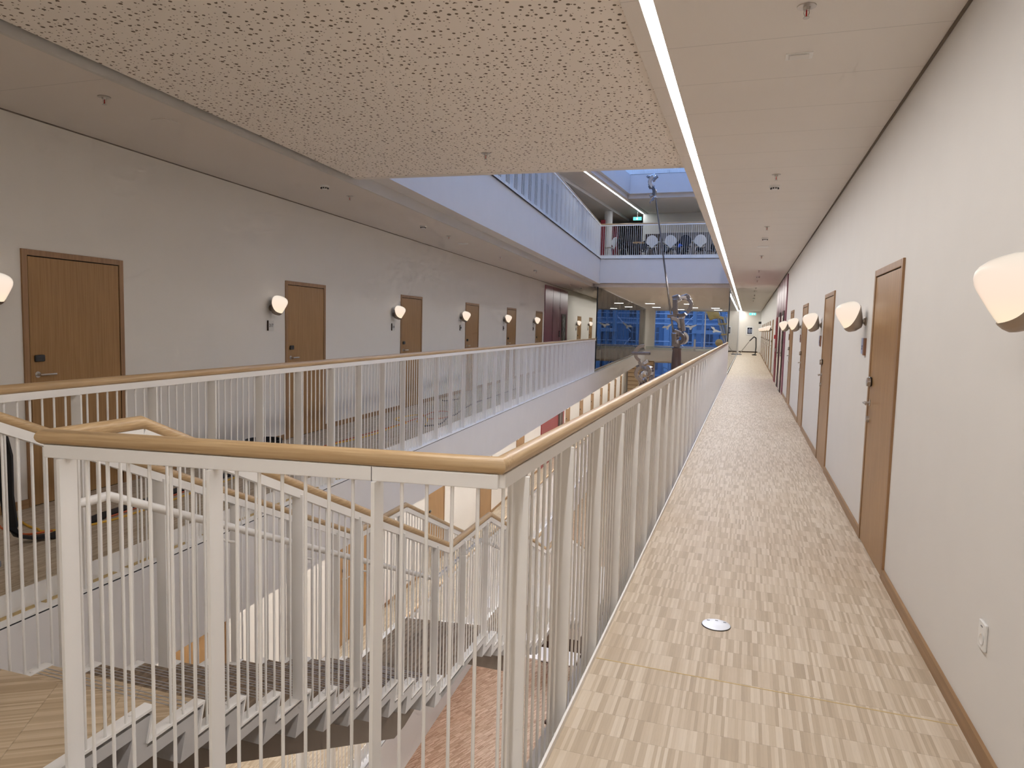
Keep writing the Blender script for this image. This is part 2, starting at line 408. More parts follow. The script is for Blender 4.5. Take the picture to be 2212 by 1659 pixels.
struct('trim_1', tr, M['ceil'], 'smooth beige end edge of the perforated ceiling panel', 'trim')
g1 = MB().prism([(ex(Y0)+LIP, Y0), (ex(Y0)+LIP+.08, Y0), (ex(yp)+LIP+.08, yp-.1), (ex(yp)+LIP, yp-.1)], CZ+.07, CZ+.12)
struct('trim_2', g1, M['gap'], 'dark grey recessed gap between perforated panel and left ceiling', 'trim')
g2 = MB().prism([(ex(Y0)+LIP-.030, Y0), (ex(Y0)+LIP+.004, Y0), (ex(Y1)+LIP+.004, Y1), (ex(Y1)+LIP-.030, Y1)], CZ-.012, CZ+.16)
struct('trim_3', g2, M['lip'], 'pale metal lip along the edge of the left ceiling', 'trim')
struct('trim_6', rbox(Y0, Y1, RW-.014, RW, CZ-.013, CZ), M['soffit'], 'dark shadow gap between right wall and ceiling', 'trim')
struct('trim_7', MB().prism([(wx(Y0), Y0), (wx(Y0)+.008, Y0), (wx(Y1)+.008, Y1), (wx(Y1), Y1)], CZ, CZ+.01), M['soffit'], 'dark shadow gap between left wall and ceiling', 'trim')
# ---- slabs of the storey above
US = 4.38
struct('slab_upper_left', MB().prism(edge_poly(Y0, Y1, .05, wx, 0), 3.412, US), M['fascia'], 'lavender-white balcony fascia of the floor above on the left', 'slab')
struct('slab_upper_right', rbox(Y0, Y1, -.69, RW, CZ+.125, US), M['fascia'], 'white slab of the floor above the right corridor', 'slab')
ye = 27.72
sl = MB().prism([(ex(ye)+.052, ye), (-.692, ye), (-.692, 40), (ex(40)+.052, 40)], 3.435, US)
struct('slab_upper_end', sl, M['fascia'], 'bluish white fascia across the far end of the open atrium', 'slab')
cl = MB().prism([(ex(ye+.3)+LIP+.01, ye+.3), (-.692, ye+.3), (-.692, Y1), (ex(Y1)+LIP+.01, Y1)], CZ+.012, CZ+.15)
struct('ceiling_far', cl, M['ceil_far'], 'cream ceiling of the far hall beyond the glass partitions', 'ceiling')
struct('slab_upper_near', rbox(Y0, yp-.2, -4.2, -.695, 3.6, US), M['fascia'], 'slab carrying the perforated ceiling panel', 'slab')

# ---- baseboards (broken at doors later)
# ------------------------------------------------------------------ doors
L_DOORS = [4.29+3.89*i for i in range(6)] + [32.7, 36.5]
R_DOORS = [5.18, 9.0, 12.84, 16.68]
R_FAR = [29.6, 33.4, 37.2, 41.0, 44.8, 48.6, 52.4]

def lever(mb_parent, y, z, dirn):
    """lever handle on the local face x=0 (pointing +x), lever runs along dirn*y"""
    m = MB(); m.tube([(0, y, z), (.012, y, z)], .027, 16); m.tube([(.012, y, z), (.05, y, z), (.056, y+.02*dirn, z), (.056, y+.14*dirn, z)], .0095, 8)
    return m.build('handle', M['satin'], mb_parent, smooth=True)

def door_proto(name, w, h, lock_black, handle_at, label):
    """door in the plane x=0 facing +x; opening y 0..w. handle_at: 0 (low y side) or 1"""
    r = empty(name)
    fr = MB(); t = .05
    fr.box(-.02, .014, 0, t, 0, h); fr.box(-.02, .014, w-t, w, 0, h); fr.box(-.02, .014, t, w-t, h-t, h)
    fr.build('frame', M['oak_frame'], r, bevel=.003)
    MB().box(-.02, .002, t, w-t, 0, h-t).build('rebate', M['groove'], r)
    leaf = MB().box(-.015, .008, t+.008, w-t-.008, .006, h-t-.008).build('leaf', M['oak_door'], r, bevel=.002)
    y = t+.07 if handle_at == 0 else w-t-.07; d = 1 if handle_at == 0 else -1
    lk = MB(); lk.box(.008, .03, y-.045 if not lock_black else y-.032, y+.045 if not lock_black else y+.062, 1.245, 1.305 if lock_black else 1.32)
    o = lk.build('lock', M['black_gloss'], leaf, bevel=.012, seg=3); o['label'] = 'black electronic lock'
    if not lock_black:
        kb = MB(); kb.tube([(.008, y, .985), (.03, y, .985)], .024, 14); kb.build('knob', M['satin'], leaf, smooth=True)
        pl = MB(); pl.tube([(.02, y+.03, 1.28), (.045, y+.03, 1.28)], .034, 14); pl.build('lock_cap', M['satin'], leaf, smooth=True)
    for c in (lever(leaf, y, 1.135 if lock_black else 1.115, d),): c['label'] = 'brushed steel lever handle'
    return r

dL = door_proto('door_1', 1.075, 2.195, True, 0, '')
dR = door_proto('door_20', 1.06, 2.155, False, 0, '')
ORD = ['nearest', 'second', 'third', 'fourth', 'fifth', 'sixth', 'seventh', 'eighth', 'ninth', 'tenth']
for i, y in enumerate(L_DOORS):
    o = dL if i == 0 else copy_tree(dL)
    o.name = 'door_%d' % (i+1)
    o.location = (wx(y)+.002, y, 0); o.rotation_euler = (0, 0, AW)
    lab = ['large oak door with black lock at the far left of the picture', 'oak door beside the room sign 217 on the left gallery', 'oak door beside the second room sign on the left gallery',
           'oak door third to the right of the sign 217 door, left gallery', 'oak door next but one to the plum wall, left gallery', 'oak door directly left of the plum wall, left gallery',
           'oak door directly right of the plum wall, left gallery', 'last oak door in front of the glass partition, left gallery'][i]
    if i == 3: lab = 'oak door midway between the second room sign and the plum wall'
    tag(o, lab, 'door', kind='structure')
for i, y in enumerate(R_DOORS+R_FAR):
    o = dR if i == 0 else copy_tree(dR)
    o.name = 'door_%d' % (20+i)
    w = 1.06
    # faces -x: rotate by pi, local y reversed, so the low-y side becomes the far side
    o.location = (RW-.002, y+w, 0); o.rotation_euler = (0, 0, PI)
    k = i
    lab = ('nearest oak door on the right wall, tall in the foreground' if i == 0 else
           'oak door %s along the right wall, before the plum wall section' % ['', 'second', 'third', 'fourth'][i] if i < 4 else
           'distant oak door, %s beyond the plum section of the right wall' % ORD[i-4].replace('nearest', 'first'))
    tag(o, lab, 'door', kind='structure')

def boards(side, z0, doors, w, gaps, name, label, y0=Y0, y1=Y1):
    m = MB(); cuts = sorted([(y-.004, y+w+.004) for y in doors]+gaps); y = y0
    for a, b in cuts+[(y1, y1)]:
        if a > y:
            if side > 0: m.box(RW-.016, RW, y, a, z0, z0+.075)
            else: m.prism([(wx(y), y), (wx(y)+.016, y), (wx(a)+.016, a), (wx(a), a)], z0, z0+.075)
        y = b
    return struct(name, m, M['oak_base'], label, 'baseboard')
boards(1, 0, R_DOORS+R_FAR, 1.06, [(19.9, 26.3)], 'baseboard_right', 'narrow oak baseboard along the right wall')
boards(-1, 0, L_DOORS, 1.075, [(25.15, 29.9)], 'baseboard_left', 'narrow oak baseboard along the left gallery wall')

# plum lift lobbies
def lw(y0, y1, z0, z1, t): return MB().prism([(wx(y0), y0), (wx(y0)+t, y0), (wx(y1)+t, y1), (wx(y1), y1)], z0, z1)
pl = struct('wall_plum_left', lw(25.15, 29.85, 0, 3.2, .03), M['purple'], 'plum-coloured wall section at the lifts on the left gallery', 'wall panel')
jm = MB()
for y in (26.6, 28.05): jm.prism([(wx(y)+.03, y), (wx(y)+.033, y), (wx(y+.02)+.033, y+.02), (wx(y+.02)+.03, y+.02)], 0, 3.2)
jm.build('joint', M['groove'], pl)
d = tag(lw(28.45, 29.45, 0, 2.2, .045).build('door_40', M['brown_dark']), 'dark lift door set in the plum wall on the left', 'lift door', kind='structure')
lw(28.6, 29.3, .05, 2.1, .05).build('door_glass', M['dark_glass'], d)
MB().prism([(wx(28.95)+.05, 28.93), (wx(28.95)+.055, 28.93), (wx(28.95)+.055, 28.97), (wx(28.95)+.05, 28.97)], .05, 2.1).build('centre_strip', M['alu'], d)
cb = tag(lw(27.95, 28.12, 1.25, 1.5, .05).build('lift_call_panel', M['black_gloss']), 'small black lift call panel on the plum wall, left side', 'call panel')
rp = struct('wall_plum_right', rbox(19.95, 26.2, RW-.03, RW, 0, 3.2), M['purple'], 'plum-coloured wall section at the lifts along the right corridor', 'wall panel')
jr = MB()
for y in (21.3, 22.9, 24.5): jr.box(RW-.033, RW-.03, y, y+.02, 0, 3.2)
jr.build('joint', M['groove'], rp)
for i, (a, b) in enumerate(((20.6, 21.6), (22.7, 23.7))):
    d = tag(rbox(a, b, RW-.05, RW-.03, 0, 2.25).build('door_%d' % (41+i), M['brown_dark']), ('nearer' if i == 0 else 'farther')+' dark lift door in the plum wall on the right', 'lift door', kind='structure')
    rbox(a+.12, b-.12, RW-.055, RW-.05, .05, 2.12).build('door_glass', M['dark_glass'], d)
rd = tag(rbox(24.9, 25.9, RW-.05, RW-.03, 0, 2.15).build('door_43', M['red']), 'red door at the far end of the plum wall on the right', 'door', kind='structure')
rbox(24.98, 25.0, RW-.09, RW-.05, 1.0, 1.12).build('handle', M['satin'], rd)
fb = tag(rbox(26.5, 26.62, RW-.06, RW, 1.42, 1.56).build('fire_alarm_button', M['red_gloss'], bevel=.006), 'small red fire alarm box on the right wall beyond the plum section', 'alarm box')

# ------------------------------------------------------------------ wall lamps
def wall_lamp():
    """faces +x from the wall plane x=0"""
    r = empty('wall_lamp')
    prof = [(.004, -.152), (.030, -.150), (.056, -.142), (.074, -.127), (.085, -.106), (.094, -.078), (.104, -.036), (.113, .01), (.120, .05), (.1215, .075), (.117, .100), (.104, .122), (.082, .138), (.052, .148), (.022, .152), (.003, .1525)]
    ax = Matrix.Rotation(math.radians(20), 3, 'Y'); c = Vector((.152, 0, 0))
    m = MB(); m.lathe(prof, 36, c, ax); sh = m.build('glass_shade', M['opal'], r, smooth=True); sh['label'] = 'glowing opal glass shade'
    # metal cup: same body, slightly larger, cut by a curved slanting rim
    prof2 = [(max(a+.0035, .004), z-(.003 if z < -.13 else 0)) for a, z in prof]
    cup = MB(); n = 48; rows = 26
    zs = [p[1] for p in prof2]
    def rad(z):
        for (r0, z0), (r1, z1) in zip(prof2, prof2[1:]):
            if z0 <= z <= z1: return r0+(r1-r0)*(z-z0)/max(1e-6, z1-z0)
        return prof2[-1][0]
    def top(a):
        # rim height round the body: high on the wall side, low in front
        t = (1-math.cos(a))/2          # 0 in front (+x), 1 at wall side
        return -.098+.180*(t**2.3)
    ring0 = len(cup.v)
    for j in range(rows+1):
        for k in range(n):
            a = 2*PI*k/n; z = zs[0]+(top(a)-zs[0])*(j/rows)**.8; rr = rad(z)
            cup.v.append(tuple(c + ax @ Vector((rr*math.cos(a), rr*math.sin(a), z))))
    for j in range(rows):
        for k in range(n): cup.f.append((j*n+k, j*n+(k+1) % n, (j+1)*n+(k+1) % n, (j+1)*n+k))
    cup.f.append(tuple(reversed(range(n))))
    cu = cup.build('metal_cup', M['bronze'], r, smooth=True); so = cu.modifiers.new('thickness', 'SOLIDIFY'); so.thickness = .002; so.offset = 1
    cu['label'] = 'brushed bronze cup cradling the shade'
    ar = MB(); ar.tube([(.02, 0, -.045), (.075, 0, -.045)], .016, 14); pt = MB(); pt.lathe([(.046, 0), (.046, .010), (.040, .016), (.030, .018), (.030, .026)], 28, (0, 0, -.045), Matrix.Rotation(PI/2, 3, 'Y')); ar.build('arm', M['bronze'], pt.build('wall_plate', M['bronze'], r, smooth=True), smooth=True)
    return r
lampP = wall_lamp(); used = [False]
def put_lamp(x, y, z, rz, label, group, flip=False):
    if not used[0]: o = lampP; used[0] = True
    else: o = copy_tree(lampP)
    o.location = (x, y, z); o.rotation_euler = (0, 0, rz); o.scale = (.83, .83, .83)
    tag(o, label, 'wall lamp', group); return o
LL = [y-.345 for y in L_DOORS]
LL[0] = 3.97
lampl = ['glowing opal wall lamp cut by the left edge of the picture', 'glowing opal wall lamp above the sign 217 on the left wall', 'glowing opal wall lamp above the second room sign on the left wall',
         'glowing opal lamp by the door midway along the left wall', 'glowing opal lamp by the door next but one to the plum wall', 'glowing opal lamp by the door just left of the plum wall',
         'glowing opal lamp by the door just right of the plum wall', 'glowing opal lamp by the last left door before the glass']
for i, y in enumerate(LL): put_lamp(wx(y), y, 1.845, AW, lampl[i], 'wall lamps of the left gallery')
RL = [2.72]+[y+1.06+.40 for y in R_DOORS]+[y+1.06+.40 for y in R_FAR]
for i, y in enumerate(RL):
    lab = ['big glowing opal wall lamp cut by the right edge of the picture', 'glowing opal wall lamp just past the nearest right door', 'glowing opal wall lamp just past the second right door',
           'glowing opal wall lamp just past the third right door', 'glowing opal wall lamp just before the plum section of the right wall'][i] if i < 5 else 'distant glowing opal wall lamp, %s beyond the plum section on the right' % ORD[i-5].replace('nearest', 'first')
    put_lamp(RW, y, 1.80, PI, lab, 'wall lamps of the right corridor')

# room signs
def text(s, size, mat, parent, mtx, name='number'):
    cu = bpy.data.curves.new(name, 'FONT'); cu.body = s; cu.size = size; cu.align_x = 'CENTER'; cu.align_y = 'CENTER'; cu.extrude = .0006
    cu.materials.append(mat); tmp = bpy.data.objects.new(name+'_curve', cu); COL.objects.link(tmp)
    dg = bpy.context.evaluated_depsgraph_get(); dg.update(); me = bpy.data.meshes.new_from_object(tmp.evaluated_get(dg))
    bpy.data.objects.remove(tmp); o = bpy.data.objects.new(name, me); COL.objects.link(o); o.parent = parent; o.matrix_local = mtx; return o
TX = Matrix.Translation((.0135, 0, 0)) @ Matrix(((0, 0, 1, 0), (1, 0, 0, 0), (0, 1, 0, 0), (0, 0, 0, 1)))
for i, y in enumerate(L_DOORS[1:], 1):
    yy = y-.345
    r = empty('room_sign', (wx(yy), yy, 1.578), AW)
    plt = MB().box(0, .012, -.066, .066, -.066, .066).build('plate', M['sign'], r)
    MB().box(0, .020, -.074, -.066, -.067, .067).build('side_rail', M['brown_dark'], r)
    if i < 3: text('217' if i == 1 else '218', .062, M['ink'], plt, TX @ Matrix.Scale(1.0, 4))
    else:
        MB().box(.012, .0128, -.03, .03, -.022, .022).build('print', M['ink'], plt)
    tag(r, ['', 'square room sign reading 217 under a wall lamp', 'square room sign under the second lamp right of 217', 'small room sign midway along the left wall', 'small room sign next but one to the plum wall', 'small room sign just left of the plum wall', 'small room sign just right of the plum wall', 'small room sign by the last left door before the glass'][i], 'sign', 'room signs of the left gallery')
for i, y in enumerate(R_DOORS):
    yy = y+1.06+.42
    r = empty('room_sign', (RW, yy, 1.545), PI)
    plt = MB().box(0, .012, -.085, .03, -.06, .075).build('plate', M['sign_blue'], r)
    m = MB(); m.box(.012, .0128, -.05, -.01, .0, .012); m.box(.012, .0128, -.05, -.01, -.025, -.012); m.box(.012, .0128, -.042, -.018, -.012, .0); m.build('print', M['print_blue'], plt)
    MB().box(0, .016, .045, .115, -.07, .075).build('side_plate', M['sign_brown'], r)
    tag(r, 'pale blue and brown room sign past the %s right door' % ['nearest', 'second', 'third', 'fourth'][i], 'sign', 'room signs of the right corridor')

# ------------------------------------------------------------------ LED strip lights (subdivided lens)
def strip(name, a, b, w, z, mat, label, n=30):
    m = MB(); a = Vector(a); b = Vector(b); d = (b-a); r = Vector((d.y, -d.x)).normalized()*(w/2)
    for k in range(n):
        p = a+d*(k/n); q = a+d*((k+1)/n)
        m.quad((p.x-r.x, p.y-r.y, z), (q.x-r.x, q.y-r.y, z), (q.x+r.x, q.y+r.y, z), (p.x+r.x, p.y+r.y, z))
    root = empty(name, (0, 0, 0))
    hb = MB(); hb.prism([(a.x-r.x, a.y-r.y), (a.x+r.x, a.y+r.y), (b.x+r.x, b.y+r.y), (b.x-r.x, b.y-r.y)], z+.004, z+.016); m.build('diffuser', mat, hb.build('channel', M['white'], root))
    return tag(root, label, 'strip light')
strip('strip_light', (-.5615, Y0+.05), (-.5615, 27.7), .063, CZ+.001, M['strip'], 'long bright strip light running down the right corridor ceiling', 40)
strip('strip_light', (-.5615, 27.7), (-.5615, Y1-.02), .063, CZ+.001, M['strip_far'], 'far run of the corridor strip light beyond the guard rail end', 24)
strip('strip_light', (ex(30.6)-.08, 30.6), (ex(56.9)-.08, 56.9), .045, CZ+.004, M['strip_far'], 'bright strip light along the glass partition in the far hall', 20)

# ------------------------------------------------------------------ guard rails
BAL = MB().tube([(0, 0, 0), (0, 0, 1)], .0062, 8).mesh('baluster', M['steel_white'], True)
def bal(parent, x, y, z0, z1):
    o = bpy.data.objects.new('baluster', BAL); COL.objects.link(o); o.parent = parent; o.location = (x, y, z0); o.scale = (1, 1, z1-z0); return o

def level_rail(name, loc, rz, length, side, label, post0, pstep=.64, bstep=.08, extra=True, top=1.25, hand=True, y_hand0=0., mats='oak', limit=100, group=None, gapstrip=True, plate=True, low=-.1, endpost=True):
    r = empty(name, loc, rz); tag(r, label, 'railing', group)
    if hand:
        m = MB().tube([(0, y_hand0, top-.027), (0, length, top-.027)], .0275, 18); m.build('handrail', M[mats], r, smooth=True)['label'] = 'round oak handrail'
    MB().box(-.02, .02, 0, length, top-.098, top-.052).build('top_bar', M['steel_white'], r, bevel=.003)
    MB().box(-.058, .056, 0, length, low-.012, low).build('base_bar', M['steel_white'], r)
    if gapstrip: MB().box(-.054, .053, 0, length, low-.021, low-.012).build('gap_shade_strip', M['black'], r)['label'] = 'black strip drawn as the shaded gap'  # shade in the gap under the base bar, drawn as solid black
    if plate: MB().box(*((.046, .056) if side > 0 else (-.056, -.046)), 0, length, low, .028).build('kick_plate', M['steel_white'], r)
    ys = []; y = post0
    while y < length: ys.append(y); y += pstep
    pm = MB().box(-.0375, .0375, -.006, .006, low, top-.098).mesh('post', M['steel_white'])
    for k, y in enumerate(ys):
        o = bpy.data.objects.new('post', pm); COL.objects.link(o); o.parent = r; o.location = (0, y, 0)
    bys = []; nb = int(round(pstep/bstep))
    yy = post0-pstep
    while yy < length:
        for q in range(1, nb): 
            v = yy+q*pstep/nb
            if .03 < v < length-.03: bys.append(v)
        yy += pstep
    for v in bys[:limit]: bal(r, 0, v, low, top-.098)
    if len(bys) > limit:
        m = MB()
        for v in bys[limit:]: m.tube([(0, v, low), (0, v, top-.098)], .0062, 6)
        o = m.build('far_balusters', M['steel_white'], r, smooth=True); o['kind'] = 'stuff'
    return r
C1 = Vector((RE, 2.0)); C2 = Vector((-2.315, 1.80)); YC3 = 2.20
RAILTOP = 1.25
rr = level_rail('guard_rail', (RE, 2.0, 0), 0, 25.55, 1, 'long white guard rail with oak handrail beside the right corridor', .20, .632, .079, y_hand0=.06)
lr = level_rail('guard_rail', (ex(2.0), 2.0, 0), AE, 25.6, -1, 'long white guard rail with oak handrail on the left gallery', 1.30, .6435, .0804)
# dusty timber ledge left on the base bar of the left rail
dl = MB()
for a, b in ((0.3, 1.0), (1.05, 1.6), (1.7, 2.3), (2.5, 3.2), (3.5, 4.3), (4.7, 5.4)): dl.box(-.045, -.008, a, b, -.1, -.096)
dl.build('ledge_dust', M['dust'], lr)['label'] = 'dusty residue on the ledge'

# rail across the stair head (seen across the foreground)
dv = (C1-C2); fl = dv.length; fa = math.atan2(-dv.x, dv.y)
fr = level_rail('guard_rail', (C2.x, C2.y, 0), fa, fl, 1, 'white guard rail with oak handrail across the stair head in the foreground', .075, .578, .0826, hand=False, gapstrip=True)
Mi = fr.matrix_basis.inverted()
SL = -.4470                      # slope of the stairs
KX = -.033
def sx(y): return C2.x-.005+KX*(y-YC3)
SW = 1.0
def lx(y): return sx(y)-SW
hz = RAILTOP-.027
path = [(C2.x-.0005, C2.y+.045, hz), (C2.x, C2.y, hz), (C1.x, C1.y, hz), (RE, 2.06, hz)]
path2 = [(sx(YC3+.25), YC3+.25, hz+SL*.25), (sx(YC3), YC3, hz), (C2.x-.0005, C2.y+.045, hz)]
m = MB().tube([Mi @ Vector(p) for p in path], .0275, 20); m.build('handrail', M['oak'], fr, smooth=True)['label'] = 'round oak handrail with mitred corners'
MB().tube([Mi @ Vector(p) for p in path2], .0275, 20).build('handrail_return', M['oak_x'], fr, smooth=True)
tb = MB(); tb.obox(Mi @ Vector((C2.x, C2.y, RAILTOP-.075)), Mi @ Vector((sx(YC3), YC3, RAILTOP-.075)), .04, .046); tb.build('top_bar', M['steel_white'], fr)
sm = MB(); sm.box(.0195, .0206, 1.218, 1.220, RAILTOP-.098, RAILTOP-.052); sm.build('bar_joint', M['groove'], fr)
for v in (YC3-.1, YC3-.2, YC3-.29):
    p = Mi @ Vector((sx(v), v, 0)); bal(fr, p.x, p.y, .004, RAILTOP-.098)

# ------------------------------------------------------------------ staircase
RISE, RUN = .1325, .2965
FL = [(2.24, 0.0, 12), (6.78, -12*RISE, 9), (10.42, -21*RISE, 7)]
ENDY = [2.24+.2965*11, 6.78+.2965*8, 10.42+.2965*6]
st = tag(empty('staircase', (-2.8, 2.2, 0)), 'open white steel staircase with dark oak treads descending through the atrium', 'staircase')
st.location = (0, 0, 0)
def zig(y0, z0, n, oy, oz):
    """zigzag nosing line: (y,z) points from landing edge down to next landing"""
    p = [(y0+oy, z0+oz)]; z = z0; y = y0
    for k in range(n):
        z -= RISE; p.append((y+oy-.035, z+oz))
        if k < n-1: y += RUN; p.append((y+oy, z+oz))
    return p
def sheet(mb, pts_top, pts_bot, xa, xb):
    """extrude closed side profile between two x-functions"""
    poly = pts_top+pts_bot[::-1]; i = len(mb.v); n = len(poly)
    mb.v += [(xa(y), y, z) for y, z in poly]+[(xb(y), y, z) for y, z in poly]
    mb.f.append(tuple(range(i, i+n))); mb.f.append(tuple(range(i+2*n-1, i+n-1, -1)))
    for k in range(n):
        j = (k+1) % n; mb.f.append((i+k, i+n+k, i+n+j, i+j))
TH, TT = .11, .055
CAPS = []
for fi, (y0, z0, n) in enumerate(FL):
    yb = ENDY[fi]; ynext = FL[fi+1][0] if fi < 2 else yb+1.6
    ystart = 1.70 if fi == 0 else ENDY[fi-1]
    # folded plate carriage
    top = [(ystart, z0-.03)]+zig(y0, z0, n, 0, -.03)+[(yb+.3 if fi == 2 else ynext-.3, z0-n*RISE-.03)]
    bot = [(ystart, z0-.03-TT)]+zig(y0-TH, z0, n, 0, -.03-TT)+[(yb+.3 if fi == 2 else ynext-.3, z0-n*RISE-.03-TT)]
    mb = MB(); sheet(mb, top, bot, lambda y: lx(y)+.001, lambda y: sx(y)-.001); mb.build('folded_carriage', M['carriage'], st)
    # soffit slab
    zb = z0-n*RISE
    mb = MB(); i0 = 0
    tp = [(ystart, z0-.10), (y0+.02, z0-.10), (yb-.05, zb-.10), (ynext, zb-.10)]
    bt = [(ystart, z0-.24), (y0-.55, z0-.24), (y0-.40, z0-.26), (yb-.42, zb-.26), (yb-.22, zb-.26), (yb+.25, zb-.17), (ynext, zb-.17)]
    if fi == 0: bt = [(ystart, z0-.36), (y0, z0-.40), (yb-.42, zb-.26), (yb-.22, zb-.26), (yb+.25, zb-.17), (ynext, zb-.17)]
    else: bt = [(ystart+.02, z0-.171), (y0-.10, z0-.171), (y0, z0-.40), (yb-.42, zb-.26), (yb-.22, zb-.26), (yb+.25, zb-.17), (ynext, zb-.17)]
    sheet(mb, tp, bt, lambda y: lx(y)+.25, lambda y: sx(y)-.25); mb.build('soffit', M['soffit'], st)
    # treads
    y = y0; z = z0
    for k in range(n-1):
        z -= RISE
        t = MB(); t.v += [(lx(y)+.05, y-.004, z-.03), (sx(y)-.05, y-.004, z-.03), (sx(y+RUN)-.05, y+RUN, z-.03), (lx(y+RUN)+.05, y+RUN, z-.03), (lx(y)+.05, y-.004, z), (sx(y)-.05, y-.004, z), (sx(y+RUN)-.05, y+RUN, z), (lx(y+RUN)+.05, y+RUN, z)]
        t.f += [(3,2,1,0),(4,5,6,7),(0,1,5,4),(1,2,6,5),(2,3,7,6),(3,0,4,7)]
        tro = t.build('tread', M['landing'] if (fi == 0 and k < 1) else M['tread'], st)
        g = MB()
        for q in (.03, .055, .08): g.box(lx(y+RUN)+.055, sx(y+RUN)-.055, y+RUN-q-.006, y+RUN-q, z-.001, z+.0012)
        g.build('anti_slip_strip', M['alu'], tro)
        y += RUN
    # riser boards
    y = y0; z = z0; rb = MB()
    for k in range(n):
        rb.box(lx(y)+.05, sx(y)-.05, y-.002, y+.006, z-RISE, z-.0295); y += RUN; z -= RISE
    rb.build('riser_boards', M['tread'], st)
    # landing floor (upper end of this flight)
    ld = MB().prism([(lx(ystart)+.05, ystart), (sx(ystart)-.05, ystart), (sx(y0)-.05, y0), (lx(y0)+.05, y0)], z0-.03, z0)
    ld.build('landing', M['landing'] if fi == 0 else M['tread'], st)
    # white capping strips on both edges
    for nm, xa, xb in (('edge_cap', lambda y: sx(y)-.052, lambda y: sx(y)+.010), ('edge_cap', lambda y: lx(y)-.010, lambda y: lx(y)+.052)):
        mb = MB(); e = .012
        t1 = [(ystart, z0+.004)]+zig(y0+.001, z0, n, .006, .004)+[(yb+.05 if fi == 2 else yb+.0005, zb+.004)]
        b1 = [(ystart, z0-.008)]+zig(y0-e, z0, n, .006, -.008)+[(yb+.05 if fi == 2 else yb+.0005, zb-.008)]
        sheet(mb, t1, b1, xa, xb); CAPS.append(mb.build(nm, M['steel_white'], st))
# bolts on the caps
BOLT = MB().lathe([(.011, 0), (.011, .004), (.006, .006)], 12).mesh('bolt', M['steel_white'], True)
for fi, (y0, z0, n) in enumerate(FL[:2]):
    for k in range(n):
        for xf in (sx, lx):
            yy = y0-.09+RUN*k; o = bpy.data.objects.new('bolt', BOLT); COL.objects.link(o); o.parent = CAPS[fi*2+(0 if xf is sx else 1)]
            o.location = (xf(yy)+(-.03 if xf is sx else .03), yy, z0-RISE*k+.004)

# stair guard rails
def stair_rail(name, xf, label, start, nosing_off):
    r = tag(empty(name, (0, 0, 0)), label, 'railing')
    hp = []; tb = MB(); tubeP = []
    # nodes (y, floor z)
    nodes = [(start, 0.)]
    for fi, (y0, z0, n) in enumerate(FL):
        ya = y0-.04; yb = ENDY[fi]+.30
        nodes.append((ya, z0)); nodes.append((yb, z0-n*RISE))
    # rail height: over landings 1.10, over head 1.25
    H = [(nodes[0][0], hz), (YC3, hz)]
    z = hz; yprev = YC3
    for fi in range(3):
        ye_ = (5.66, 9.43, 12.4)[fi]
        z2 = z+SL*(ye_-yprev) if fi else hz+SL*(ye_-YC3)
        H.append((ye_, z2)); z = z2
        if fi < 2:
            yn = FL[fi+1][0]-.0; H.append((yn, z)); yprev = yn
    H.append((13.1, z))
    return r, H
def hz_at(H, y):
    for (a, za), (b, zb) in zip(H, H[1:]):
        if a <= y <= b: return za+(zb-za)*(y-a)/(b-a) if b > a else za
    return H[-1][1]
def floor_at(y):
    z = 0.
    for fi, (y0, z0, n) in enumerate(FL):
        if y < y0: return z0
        for k in range(n):
            if y < y0+RUN*(k+1) and k < n-1: return z0-RISE*(k+1)
        if fi < 2 and y < FL[fi+1][0]: return z0-n*RISE
        if fi == 2: return z0-n*RISE
    return z
